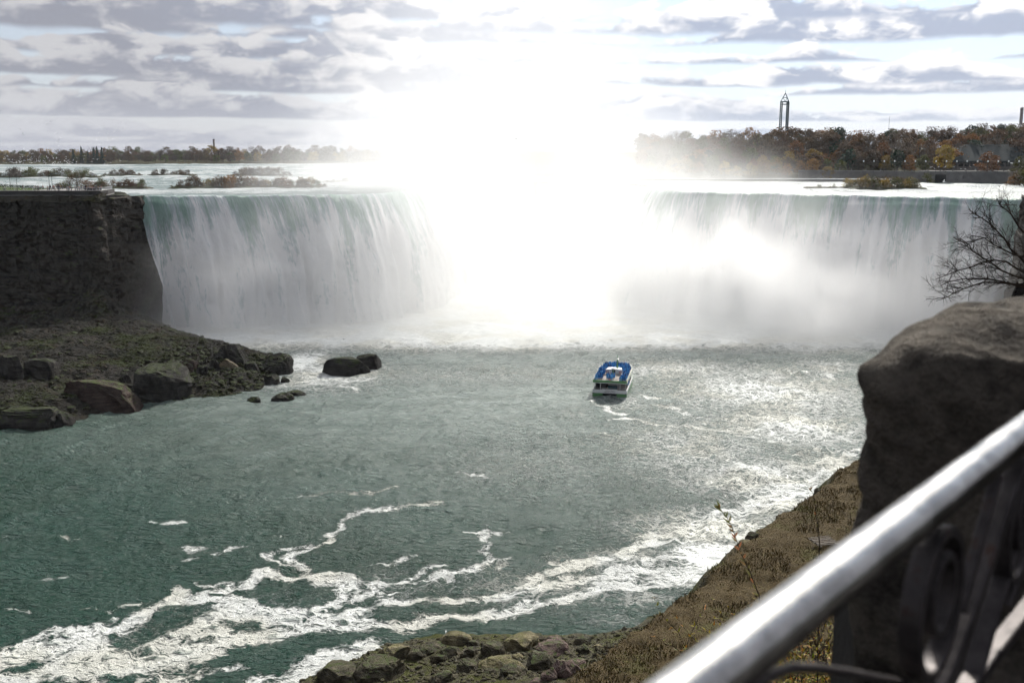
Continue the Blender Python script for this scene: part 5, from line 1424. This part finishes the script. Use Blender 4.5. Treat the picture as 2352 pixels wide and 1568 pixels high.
for i, (zx, zy, h, c) in enumerate([(2250, 1540, 7, 'brown'), (2120, 1545, 5, 'orange'), (2340, 1545, 8, 'olive'), (60, 1480, 4.5, 'olive')]):
    p = place_px(zx, zy, 500); plant('shrub', c, (p.x, 500, p.z), h, ['brown bush below the embankment wall at the right edge', 'orange bush at the wall foot', 'olive bush below the wall, cut by the right edge', 'olive bush at the left foot of the embankment wall'][i], None, wide=1.3, rng=rngt)
TEAL = simple('tower_steel', (.10, .15, .17), .5, .3, scale=.3)
def tri_tower():
    D0 = 880; base = at_d(783, 145, D0); top = at_d(783, 93, D0); cap = at_d(783, 101.5, D0).z
    s = D0 / FPX; r = empty('lookout_tower', (base.x, D0, 66)); tag(r, 'tall skeletal lookout tower of three columns with a pointed frame cap', 'tower')
    z0, z1, zc = 0, cap - 66, top.z - 66; w = 3.5 * s
    legs = [(-w, 0), (w * .55, -w * .8), (w, w * .5)]
    lg = []
    for x, y in legs:
        m = MB(); t = .75
        for a, b in ((-t, -t), (t, -t), (t, t), (-t, t)): m.tube([(x + a, y + b, z0), (x + a, y + b, z1)], .26, 4)
        nseg = 28
        for i in range(nseg):
            za, zb = z1 * i / nseg, z1 * (i + 1) / nseg; sg = 1 if i % 2 else -1
            for q in (-t, t): m.tube([(x - t * sg, y + q, za), (x + t * sg, y + q, zb)], .14, 4); m.tube([(x + q, y - t * sg, za), (x + q, y + t * sg, zb)], .14, 4)
        m.build('column', TEAL, r)
    m = MB()
    for i in range(3): a, b = legs[i], legs[(i + 1) % 3]; m.tube([(*a, z1), (*b, z1)], .55, 6); m.tube([(*a, z1 - 2.2), (*b, z1 - 2.2)], .45, 6)
    m.build('ring_beam', TEAL, r)
    m = MB()
    for x, y in legs: m.tube([(x * 1.25, y * 1.25, z1), (0, 0, zc)], .32, 5); m.tube([(x * .6, y * .6, z1 + (zc - z1) * .45), (0, 0, z1)], .2, 4)
    for i in range(3): a, b = legs[i], legs[(i + 1) % 3]; m.tube([(a[0] * .62, a[1] * .62, z1 + (zc - z1) * .48), (b[0] * .62, b[1] * .62, z1 + (zc - z1) * .48)], .22, 4)
    m.tube([(0, 0, zc - 1), (0, 0, zc + 2.5)], .18, 4); m.build('pointed_cap', TEAL, r)
tri_tower()
def misc_towers():
    D0 = 1000; p = at_d(1019.0, 142, D0); s = D0 / FPX; r = empty('water_tower', (p.x, D0, p.z)); tag(r, 'slender pale tower with a long drum on a thin shaft at the right edge', 'tower')
    zt = lambda py: at_d(1019.6, py, D0).z - p.z
    m = MB(); m.lathe([(1.0, 0), (.6, zt(124))], 12); m.build('shaft', simple('pale_shaft', (.45, .46, .5), .6), r)
    m = MB(); m.lathe([(1.2, zt(124)), (1.3, zt(123)), (1.5, zt(122)), (1.5, zt(108.5)), (1.3, zt(107.5)), (.6, zt(107))], 14); m.build('drum', simple('pale_drum', (.36, .34, .36), .6), r)
    D1 = 950; p = at_d(985.6, 133, D1); r = empty('pylon', (p.x, D1, p.z)); tag(r, 'lattice electricity pylon poking above the trees left of the pale tower', 'pylon'); H = at_d(985.6, 122.5, D1).z - p.z
    m = MB()
    for sx in (-1, 1):
        for sy in (-1, 1): m.tube([(sx * 2.0, sy * 2.0, 0), (sx * .9, sy * .9, H * .75), (0, 0, H)], .16, 4)
    for i in range(6): z = H * i / 7.5; w = 2.0 - i * .18; m.tube([(-w, -w, z), (w * .9, -w * .9, z + H / 7.5)], .1, 4); m.tube([(w, -w, z), (-w * .9, -w * .9, z + H / 7.5)], .1, 4)
    m.build('lattice', simple('pylon_steel', (.12, .12, .13), .6, .3), r)
    m = MB(); 
    for z, w in ((H * .45, 4.2), (H * .68, 5.0)): m.tube([(-w, 0, z), (w, 0, z + .3)], .16, 4)
    m.build('cross_arm', simple('pylon_arm', (.12, .12, .13), .6, .3), r)
    p = at_d(888.6, 132, 1000); r = empty('radio_mast', p); tag(r, 'hair thin radio mast above the hill crest between the tower and the pylon', 'mast'); m = MB(); m.tube([(0, 0, -6), (0, 0, at_d(888, 116, 1000).z - p.z)], [.28, .12], 5); m.build('mast', simple('mast_grey', (.3, .3, .32), .6), r)
    m = MB(); m.box((0, 0, 0), (1.2, 1.2, 1.5)); m.build('equipment_box', simple('box_grey', (.3, .3, .3), .7), r)
    p = at_d(214.2, 150, 1260); H = at_d(214.2, 139.6, 1260).z - p.z; r = empty('chimney_stack', (p.x, 1260, p.z - 8)); tag(r, 'brown factory chimney rising behind the flat wooded shore', 'chimney')
    m = MB(); m.lathe([(1.5, 0), (1.2, H + 8)], 12); m.build('shaft', simple('chimney_brick', (.34, .29, .27), .9), r); m = MB(); m.lathe([(1.35, H + 8.003), (1.35, H + 9)], 12); m.build('rim', simple('chimney_rim', (.1, .09, .09), .9), r)
misc_towers()
# lamps along the road by the hall
gl = bpy.data.materials.new('lamp_globe'); gl.use_nodes = True; gl.node_tree.nodes['Principled BSDF'].inputs['Base Color'].default_value = (.85, .85, .85, 1); gl.node_tree.nodes['Principled BSDF'].inputs['Roughness'].default_value = .25
def road_lamp():
    r = empty('road_lamp'); m = MB(); m.lathe([(.14, 0), (.09, .5), (.07, 5.4)], 8); m.build('pole', LAMPM, r)
    m = MB(); m.lathe([(.12, 5.4), (.34, 5.6), (.4, 5.9), (.3, 6.2), (.08, 6.35)], 10); m.build('globe', gl, r); return r
lp = road_lamp()
for i in range(16):
    o = lp if i == 0 else copy_tree(lp); px = 858 + i * 10.2; D0 = 548 - i * 1.6; o.location = ((px - 512) / FPX * D0, D0, 59.0)
    tag(o, f"white globe lamp on the embankment road, {nth(i)} of sixteen from the left", 'road lamp', 'globe lamps along the embankment road')
# ------------------------------------------------------------------ tour boat
BOATP = at_z(609.5, 397.4, 0); BHEAD = math.radians(-12)
WHT = simple('boat_white', (.72, .73, .74), .35, var=.05, scale=.8); GRN = simple('boat_green', (.10, .27, .10), .35, var=.1, scale=.8)
DKI = simple('boat_dark_interior', (.02, .022, .026), .6); DECK = simple('boat_deck', (.30, .27, .25), .8, var=.15, scale=.8); GRYP = simple('boat_grey_panel', (.38, .38, .40), .5)
BRAIL = simple('boat_rail_steel', (.6, .6, .6), .3, .7); TEALB = simple('poncho_bin_blue', (.02, .12, .16), .6); REDM = simple('boat_red', (.5, .05, .04), .5); BLK = simple('boat_black', (.015, .015, .015), .5); GLS = simple('boat_window_glass', (.06, .07, .08), .12)
def text_mesh(name, s, size, depth, mat, parent, loc, rot):
    cu = bpy.data.curves.new(name, 'FONT'); cu.body = s; cu.size = size; cu.extrude = depth; cu.align_x = 'CENTER'; cu.align_y = 'CENTER'
    t = bpy.data.objects.new('tmp', cu); C.objects.link(t); dg = bpy.context.evaluated_depsgraph_get(); me = bpy.data.meshes.new_from_object(t.evaluated_get(dg)); bpy.data.objects.remove(t)
    me.materials.clear(); me.materials.append(mat); o = link(name, me, parent, loc); o.rotation_euler = rot; return o
def build_boat():
    r = empty('tour_boat', BOATP, BHEAD); tag(r, 'white and green twin hulled tour boat packed with passengers, heading towards the mist', 'boat')
    L = 27.0; W = 4.9
    # hulls: transom to a narrowing bow
    for sx in (-1, 1):
        m = MB(); xi, xo = 2.05 * sx, W * sx
        rows = []
        for y, k, zt in ((0, 1, 1.3), (6, 1, 1.32), (14, 1, 1.4), (20, .86, 1.5), (24, .55, 1.6), (L - .2, .12, 1.7)):
            c = (xi + xo) / 2; h = abs(xo - xi) / 2 * k; a, b = sorted((c - h, c + h)); rows.append([(a, y, -.9), (b, y, -.9), (b, y, zt), (a, y, zt)])
        vs = [p for q in rows for p in q]; fs = [(0, 1, 2, 3)[::-1]]
        for i in range(len(rows) - 1):
            for k in range(4): fs.append((i * 4 + k, i * 4 + (k + 1) % 4, (i + 1) * 4 + (k + 1) % 4, (i + 1) * 4 + k))
        fs.append(tuple((len(rows) - 1) * 4 + k for k in range(4))); m.add(vs, fs); m.build('hull', GRN, r)
    m = MB(); m.box((0, 1.6, .9), (4.08, 2.4, .7)); m.box((0, 12, 1.28), (4.08, 20, .2)); m.build('tunnel_roof', DKI, r)
    # outline of the main deck
    out = [(-W, 0), (W, 0), (W, 17), (4.3, 21.5), (2.8, 25), (.8, 27), (-.8, 27), (-2.8, 25), (-4.3, 21.5), (-W, 17)]
    m = MB(); m.prism([(x * .995, y * .998 + .03) for x, y in out], 1.31, 1.52); m.build('main_deck', DECK, r)
    m = MB()     # white bulwark all round: thin wall
    n_ = len(out); inn = [(x * .965, .12 + (y - .12) * .985) for x, y in out]; z0, z1 = 1.305, 2.35
    vs = [(x, y, z0) for x, y in out] + [(x, y, z1) for x, y in out] + [(x, y, z1) for x, y in inn] + [(x, y, z0 + .2) for x, y in inn]
    fs = []
    for i in range(n_):
        j = (i + 1) % n_
        fs += [(i, j, n_ + j, n_ + i), (n_ + i, n_ + j, 2 * n_ + j, 2 * n_ + i), (2 * n_ + i, 2 * n_ + j, 3 * n_ + j, 3 * n_ + i)]
    m.add(vs, fs); m.build('bulwark', WHT, r)
    m = MB(); m.box((0, -.03, 2.42), (4.4, .1, .2)); m.build('stern_gate', WHT, r)
    for sx in (-1, 1):
        m = MB(); m.box((sx * 4.7, -.1, 1.30), (.72, .25, .16)); m.build('fender', BLK, r)
    text_mesh('lettering', 'NIKOLA TESLA', .40, .006, BLK, r, (.0, -.02, 2.05), (PI / 2, 0, 0))
    text_mesh('lettering', 'NIAGARA FALLS, NY', .36, .006, BLK, r, (.0, -.02, 1.62), (PI / 2, 0, 0))
    # main deck cabin block, stairs, bins and posts
    m = MB(); m.box((.3, 9.5, 2.9), (2.9, 9, 2.75)); m.build('cabin', GRYP, r)
    m = MB(); m.box((-3.0, 9.5, 2.9), (3.0, 12, 2.7)); m.build('inner_room', DKI, r)
    m = MB(); m.box((.3, 4.4, 2.0), (2.6, .9, .9)); m.build('poncho_bin', TEALB, r)
    m = MB(); 
    for i in range(9): m.box((3.0, 4.6 + i * .34, 1.7 + i * .30), (1.3, .34, .06))
    m.build('stair', DECK, r)
    pm = MB(); pm.tube([(0, 0, 0), (0, 0, 2.72)], .07, 8); pme = pm.mesh('post', WHT)
    for x, y in ((-2.7, .35), (2.9, .35), (-4.5, .6), (4.55, .6), (-4.6, 6), (4.6, 6), (-4.6, 12), (4.6, 12), (-4.6, 17), (4.6, 17)): link('post', pme, r, (x, y, 1.5))
    m = MB(); m.tube([(-4.6, .3, 2.75), (4.6, .3, 2.75)], .035, 6); m.build('stern_rail', BRAIL, r)
    # upper deck
    up = [(-4.85, .1), (4.85, .1), (4.85, 17), (4.4, 20), (3.4, 22.3), (-3.4, 22.3), (-4.4, 20), (-4.85, 17)]
    m = MB(); m.prism(up, 4.18, 4.40); m.build('upper_deck_underside', WHT, r)
    m = MB(); m.prism([(x * .98, .2 + (y - .2) * .995) for x, y in up], 4.405, 4.55); m.build('upper_deck', DECK, r)
    m = MB(); m.box((0, .06, 4.72), (9.72, .14, .66)); m.build('stern_fascia', GRN, r)
    n_ = len(up); ini = [(x * .975, .2 + (y - .2) * .985) for x, y in up]; m = MB(); z0, z1 = 4.402, 5.35
    for i in range(n_):
        j = (i + 1) % n_
        if i == 0: continue
        a, b, c, d = up[i], up[j], ini[j], ini[i]
        m.add([(*a, z0), (*b, z0), (*b, z1), (*a, z1), (*d, z0), (*c, z0), (*c, z1), (*d, z1)], [(0, 1, 2, 3), (3, 2, 6, 7), (5, 4, 7, 6)])
    m.build('side_panel', simple('boat_cream', (.66, .70, .58), .35, var=.04), r)
    m = MB()
    for z in (5.25, 5.62): m.tube([(x * .985, .12 + (y - .12) * .99, z + .0) for x, y in up] + [(up[0][0] * .985, .12, z)], .03, 6)
    for i in range(11): m.tube([(-4.75 + i * .95, .12, 4.55), (-4.75 + i * .95, .12, 5.62)], .025, 5)
    m.build('upper_rail', BRAIL, r)
    # wheelhouse
    wy = 11.0
    m = MB(); m.prism([(-2.1, wy), (2.1, wy), (2.1, wy + 2.2), (1.4, wy + 3.0), (-1.4, wy + 3.0), (-2.1, wy + 2.2)], 4.55, 6.05); wh = m.build('wheelhouse', WHT, r)
    m = MB(); m.box((-.1, wy - .02, 5.4), (1.0, .06, .95)); m.build('window', GLS, wh)
    for sx in (-1, 1):
        m = MB(); m.box((sx * 1.9, wy - .35, 5.55), (1.0, .7, 1.2)); m.build('roof_locker', WHT, wh)
        m = MB(); n2 = 18; m.tube([(sx * 1.9 + .3 * math.cos(2 * PI * i / n2), wy - .75, 5.35 + .3 * math.sin(2 * PI * i / n2)) for i in range(n2 + 1)], .08, 8, False); m.build('lifebuoy', REDM, r)
    ms = empty('mast_base', (0, 0, 0)); bpy.data.objects.remove(ms)
    m = MB(); m.lathe([(.26, 4.55), (.22, 6.2), (.17, 8.4), (.2, 8.45), (.2, 8.6), (.1, 8.65), (.05, 10.1)], 12, (.75, 12.9, 0)); mast = m.build('mast', GRN, r)
    m = MB(); m.box((.75, 12.9, 8.3), (.62, .1, .08)); m.box((.75, 12.9, 7.7), (.7, .08, .06)); m.lathe([(.05, 8.65), (.34, 8.72), (.34, 8.86), (.05, 8.95)], 12, (.75, 12.9, 0)); m.tube([(.75, 12.9, 9), (.75, 12.9, 10.9)], .025, 5); m.build('antenna', WHT, mast)
    m = MB(); m.lathe([(.18, 4.55), (.15, 7.1)], 10, (.25, 5.8, 0)); po = m.build('radar_post', GRN, r)
    m = MB(); m.lathe([(.1, 7.1), (.46, 7.14), (.5, 7.3), (.3, 7.5), (.05, 7.56)], 14, (.25, 5.8, 0)); m.build('radar_dome', WHT, po)
    # red ensign at the stern
    m = MB(); m.tube([(-.2, -.02, 4.8), (-.3, -.45, 6.0)], .025, 5); fl = m.build('flagstaff', BRAIL, r)
    nu, nv = 10, 8; U, V = np.meshgrid(np.linspace(0, 1, nu), np.linspace(0, 1, nv), indexing='ij')
    fm, n, b = new_mat('flag_cloth'); zc = n.sep(n.objco())[2]; n.l(n.mixc((zc * 30.0)._m('SINE').ramp(-.2, .2), (.5, .04, .05), (.6, .45, .45)), b.inputs['Base Color'])
    link('flag', mesh_np('flag', np.stack([-.3 + U * .55 + .1 * V, -.45 + .1 * np.sin(U * 7 + V * 3), 5.9 - V * .5 - U * .42], -1).reshape(-1, 3), grid_faces(nu, nv), [fm]), r)
    return r
BOAT = build_boat()

# ------------------------------------------------------------------ people
SKIN = simple('skin', (.45, .27, .19), .55, var=.08, scale=8)
def skin_body(name, joints, edges, mat):
    """one continuous body grown from a skeleton of joints with radii"""
    me = bpy.data.meshes.new(name); me.from_pydata([j[0] for j in joints], edges, []); me.update()
    o = bpy.data.objects.new('tmp', me); C.objects.link(o)
    md = o.modifiers.new('s', 'SKIN'); md.use_smooth_shade = True
    for v, j in zip(me.skin_vertices[0].data, joints): v.radius = (j[1], j[2] if len(j) > 2 else j[1])
    me.skin_vertices[0].data[0].use_root = True
    sb = o.modifiers.new('b', 'SUBSURF'); sb.levels = sb.render_levels = 1
    dg = bpy.context.evaluated_depsgraph_get(); out = bpy.data.meshes.new_from_object(o.evaluated_get(dg)); out.name = name
    bpy.data.objects.remove(o); out.materials.clear(); out.materials.append(mat)
    out.polygons.foreach_set('use_smooth', [True] * len(out.polygons)); return out
def pose(arm='down', stride=0.0, lean=0.0):
    J = [((0, 0, .95), .13, .10), ((0, .0, 1.18), .12, .09), ((0, lean, 1.40), .16, .10), ((0, lean, 1.50), .055), ((0, lean * 1.2, 1.60), .085, .095), ((0, lean * 1.2 + .01, 1.70), .075, .085)]
    E = [(0, 1), (1, 2), (2, 3), (3, 4), (4, 5)]
    for s in (-1, 1):
        b = len(J); st = stride * s
        J += [((s * .10, 0, .88), .085), ((s * .11, st * .5 + .02, .48), .055), ((s * .11, st, .08), .04), ((s * .12, st - .14, .03), .035)]
        E += [(0, b), (b, b + 1), (b + 1, b + 2), (b + 2, b + 3)]
        b = len(J)
        if arm == 'down': J += [((s * .2, lean, 1.40), .05), ((s * .27, lean + .02, 1.12), .038), ((s * .26, lean - .08, .88), .028), ((s * .25, lean - .1, .79), .025)]
        elif arm == 'front': J += [((s * .2, lean, 1.40), .05), ((s * .25, lean - .05, 1.14), .038), ((s * .14, lean - .27, 1.10), .03), ((s * .08, lean - .35, 1.12), .027)]
        else: J += [((s * .2, lean, 1.40), .05), ((s * .3, lean - .14, 1.28), .038), ((s * .16, lean - .3, 1.5), .03), ((s * .08, lean - .33, 1.58), .027)]
        E += [(2, b), (b, b + 1), (b + 1, b + 2), (b + 2, b + 3)]
    return J, E
BODY = [skin_body('body', *pose('down'), SKIN), skin_body('body', *pose('front'), SKIN), skin_body('body', *pose('up'), SKIN), skin_body('body', *pose('down', .22), SKIN)]
def loft(prof, n=14, seed=0, fold=.05, mat=None, name='coat', face=False):
    rng = random.Random(seed); vs, fs = [], []; ph = rng.random() * 6
    for i, (rx, ry, cy, z) in enumerate(prof):
        for k in range(n):
            q = 2 * PI * k / n; f = 1 + fold * math.sin(q * 5 + ph + i * .4) * (1.2 - i / len(prof))
            vs.append((rx * f * math.cos(q), cy + ry * f * math.sin(q), z))
    for i in range(len(prof) - 1):
        for k in range(n):
            k2 = (k + 1) % n
            if face and i >= len(prof) - 4 and i < len(prof) - 1 and k in face: continue
            fs.append((i * n + k, i * n + k2, (i + 1) * n + k2, (i + 1) * n + k))
    fs.append(tuple((len(prof) - 1) * n + k for k in range(n)))
    me = bpy.data.meshes.new(name); me.from_pydata(vs, [], fs); me.polygons.foreach_set('use_smooth', [True] * len(me.polygons)); me.update()
    if mat: me.materials.append(mat)
    return me
def poncho_mat(nm, c):
    m, n, b = new_mat(nm); oc = n.objco(); f = n.noise(oc, 7, 4, .6)
    n.l(n.mixc(f, tuple(q * .6 for q in c), tuple(min(1, q * 1.35) for q in c)), b.inputs['Base Color']); b.inputs['Roughness'].default_value = .28; n.l(n.bump(n.noise(oc, 11, 4, .6), .8, .05), b.inputs['Normal']); return m
PB = [poncho_mat('poncho_blue', (.025, .16, .42)), poncho_mat('poncho_bright_blue', (.07, .30, .62)), poncho_mat('poncho_deep_blue', (.015, .06, .20))]
def poncho(arm, seed, mat):
    e = .06 if arm == 'up' else 0
    pf = [(.34, .26, 0, .42), (.36, .28, -.01, .62), (.34, .27, -.02, .85), (.33 + e, .26 + e, -.03, 1.1), (.29 + e, .22 + e, -.01, 1.28), (.24, .17, 0, 1.42), (.13, .12, .01, 1.50), (.125, .135, .01, 1.58), (.125, .14, .01, 1.68), (.09, .1, .01, 1.77), (.02, .02, .01, 1.80)]
    return loft(pf, 14, seed, .09, mat, 'poncho', face=(9, 10, 11, 12)[0:3])
PON = [[poncho(a, i * 3 + j, PB[j]) for j in range(3)] for i, a in enumerate(('down', 'front', 'up'))]
def boat_person(x, y, z, rz, label, grp, rng):
    r = empty('person'); M = Matrix.Translation(BOATP) @ Matrix.Rotation(BHEAD, 4, 'Z'); p = M @ Vector((x, y, z))
    r.location = p; r.rotation_euler = (0, 0, BHEAD + rz); s = rng.uniform(.86, 1.06); r.scale = (s, s, s); i = rng.choice([0, 0, 1, 1, 2])
    link('body', BODY[i], r); link('poncho', PON[i][rng.choice([0, 0, 1, 1, 2])], r); tag(r, label, 'person', grp); return r
def crowd():
    rng = random.Random(77); placed = []
    def put(x, y, rz, zone):
        for a, b in placed:
            if (a - x) ** 2 + (b - y) ** 2 < .36 ** 2: return
        placed.append((x, y))
        lab = {'bow': 'passenger in a hooded blue poncho in the packed bow crowd of the upper deck', 'port': 'passenger in a blue poncho along the left rail of the upper deck', 'star': 'passenger in a blue poncho along the right rail of the upper deck',
               'stern': 'passenger in a blue poncho standing around the radar post near the stern', 'corner': 'passenger in a blue poncho at the right stern corner of the upper deck'}[zone]
        boat_person(x, y, 4.55, rz, lab, 'passengers in blue ponchos on the boat', rng)
    for i in range(2600):
        q = rng.random()
        if q < .42:
            y = rng.uniform(15.6, 21.9); w = 4.4 - max(0, y - 17) * .28; put(rng.uniform(-w, w), y, rng.gauss(PI, .4), 'bow')
        elif q < .66: y = rng.uniform(.8, 15.6); put(rng.uniform(-4.5, -2.7 if y > 3 else -3.0), y, rng.gauss(PI, .7), 'port')
        elif q < .86: y = rng.uniform(4.5, 15.6); put(rng.uniform(2.9, 4.5), y, rng.gauss(PI, .7), 'star')
        elif q < .93: put(rng.uniform(2.3, 4.5), rng.uniform(.7, 4.0), rng.gauss(PI, .8), 'corner')
        elif rng.random() < .4: put(rng.gauss(.2, .75), rng.uniform(.9, 6), rng.gauss(PI, 1), 'stern')
        if len(placed) >= 165: break
    for i, (x, y) in enumerate([(4.3, 8.5), (4.4, 10.2), (4.2, 13)]):
        boat_person(x, y, 1.52, PI, f"passenger in a blue poncho on the lower side deck, {nth(i)} from the stern", 'passengers on the lower side deck', rng)
crowd()
CO = [simple(n_, c, .8, var=.15, scale=5) for n_, c in (('coat_black', (.02, .02, .024)), ('coat_navy', (.03, .04, .08)), ('coat_grey', (.12, .12, .13)), ('coat_pale', (.45, .47, .5)), ('coat_red', (.22, .05, .04)), ('coat_tan', (.25, .17, .1)))]
COW = ['black', 'navy', 'grey', 'pale', 'dark red', 'tan']
coatp = [(.2, .15, 0, .78), (.2, .15, 0, .95), (.2, .14, 0, 1.12), (.235, .15, 0, 1.3), (.22, .13, 0, 1.43), (.09, .09, .0, 1.5)]
COATS = [loft(coatp, 12, i, .04, c, 'coat') for i, c in enumerate(CO)]
TRS = simple('trousers_dark', (.03, .032, .045), .85)
def trouser_mesh(st):
    mb = MB()
    for s in (-1, 1): mb.tube([(s * .09, 0, .92), (s * .11, st * s * .5 + .02, .48), (s * .11, st * s, .1)], [.125, .09, .075], 8)
    return mb.mesh('trousers', TRS, True)
TRM = [trouser_mesh(0), trouser_mesh(.22)]; HAIR = simple('hair_dark', (.03, .022, .016), .7)
hm = MB(); hm.lathe([(.10, 1.60), (.112, 1.68), (.09, 1.77), (.03, 1.80)], 10, (0, .02, 0)); HAIRM = hm.mesh('hair', HAIR, True)
def walker(px, py, D0, zf, label, grp, rng, walk=False):
    p = at_d(px, py, D0); r = empty('person', (p.x, D0, zf), rng.random() * 6.28); s = rng.uniform(.92, 1.06); r.scale = (s, s, s)
    k = rng.choice([0, 0, 0, 1, 1, 2, 3, 4, 5]); i = 3 if walk else rng.choice([0, 1, 2])
    link('body', BODY[i], r); link('coat', COATS[k], r); link('trousers', TRM[1 if walk else 0], r); link('hair', HAIRM, r)
    tag(r, label.format(COW[k]), 'person', grp); return r
rp = random.Random(91)
for i, (zx, zy) in enumerate([(410, 780), (780, 800), (915, 815), (970, 825), (995, 830), (1035, 820), (1068, 825), (1080, 835), (1103, 830), (1140, 825)]):
    px = zx / 18.375; x = (px - 512) / FPX * 388
    zf = float(lawn_z(np.array(x), np.array(388.))) + .02 if x < -182 else 55.02
    pz = at_d(px, (550 + (zy + 40) / 4.594) / 4, 388).z
    walker(px, 180, 388, zf, 'person in {} on the lawn path, ' + nth(i) + ' of ten from the left', 'walkers on the lawn path', rp, walk=i < 5)
for i, zx in enumerate([55, 85, 625, 655, 690, 712, 868, 900, 935, 1003, 1065, 1088, 1215, 1245, 1265, 1302, 1375, 1410, 1450, 1478, 1500] + list(range(1530, 1870, 17))):
    px = zx / 18.375; walker(px, 185, 374.5 + rp.uniform(-1.2, 4.0), 55.01, 'visitor in a {} coat at the promenade fence, ' + nth(i) + ' from the left', 'visitors at the promenade fence', rp)

# ------------------------------------------------------------------ gulls
GW = simple('gull_white', (.75, .75, .76), .7, var=.04); 
def gull_mesh(fly, flap=.3, seed=0):
    mb = MB(); mb.tube([(0, -.26, 0), (0, -.16, .01), (0, -.02, .015), (0, .12, .02), (0, .2, .04), (0, .27, .05), (0, .31, .045)], [.01, .05, .085, .07, .045, .042, .01], 8)
    mb.add([(-.035, -.2, .01), (.035, -.2, .01), (.06, -.36, 0), (-.06, -.36, 0), (-.035, -.2, -.008), (.035, -.2, -.008), (.06, -.36, -.012), (-.06, -.36, -.012)], [(0, 1, 2, 3), (7, 6, 5, 4), (3, 2, 6, 7), (0, 3, 7, 4), (1, 5, 6, 2)])
    if fly:
        for s in (-1, 1):
            a = math.sin(flap) ; st = [(0.03 * s, .08, -.1, .03), (s * .28, .12, -.05, .03 + .28 * a), (s * .5, .06, -.06, .03 + .34 * a), (s * .68, -.08, -.10, .03 + .30 * a)]
            vs = []; 
            for x, yf, yb, z in st: vs += [(x, yf, z), (x, yb, z - .01), (x, yf, z - .015), (x, yb, z - .018)]
            fs = []
            for i in range(3):
                b = i * 4; fs += [(b, b + 4, b + 5, b + 1), (b + 2, b + 3, b + 7, b + 6), (b, b + 2, b + 6, b + 4), (b + 1, b + 5, b + 7, b + 3)]
            mb.add(vs, fs)
    else:
        for s in (-.03, .03): mb.tube([(s, 0, -.05), (s, 0, -.16)], .008, 4)
    return mb.mesh('gull', GW, True)
GM = [gull_mesh(True, f) for f in (-.5, -.1, .4, .8)]
rg = random.Random(5); cnt = 0
def gull(px, py, D0, label, grp=None, s=1.0, m_=None):
    p = at_d(px, py, D0); o = link('gull', m_ or rg.choice(GM), None, p); o.rotation_euler = (rg.gauss(0, .3), rg.gauss(0, .5), rg.random() * 6.28); o.scale = (s, s, s); tag(o, label, 'gull', grp)
for i in range(150):
    px = abs(rg.gauss(0, 52)) + rg.uniform(0, 6); 
    if px > 128: px = rg.uniform(0, 125)
    py = 163.0 - abs(rg.gauss(0, 4.6)) + px * .012
    gull(px, py, rg.uniform(420, 640), 'white gull in the flock wheeling low over the rapids before the far wood', 'gulls over the rapids', .9)
for i in range(34):
    gull(rg.uniform(0, 130), rg.uniform(120, 148), rg.uniform(420, 640), 'gull flying high against the clouds above the far wood', 'gulls high over the far wood', 1.0)
gull(515.5, 138.4, 250, 'lone gull flying in front of the mist column', s=1.15)
gull(344, 339, 300, 'lone dark gull in front of the mist above the midriver rocks', s=1.3); gull(477, 324.5, 320, 'lone gull low in the mist centre', s=1.0)
gull(811, 190 - .4, 430, 'gull skimming the right brink below the humped island', s=1.6)
for i, (zx, zy) in enumerate([(140, 1115), (325, 1110), (485, 1112), (690, 1105), (230, 1152), (855, 1150), (960, 1160), (1075, 1105), (1195, 1170), (2060, 1015), (450, 1460)]):
    gull((3700 + zx / 5.94) / 4, (480 + zy / 5.94) / 4, 480, f"white gull flying before the embankment road, {nth(i)} of eleven", 'gulls before the embankment', 1.3 if zx not in (2060, 450) else 2.6)
f = lambda x: 689 + x * .3662
p = dz(f(912), 1378 + 222 * .3662, 3.6); o = link('gull', gull_mesh(False), None, p + Vector((0, 1.0, .15))); tag(o, 'white gull standing on the pale topped boulder near shore', 'gull')
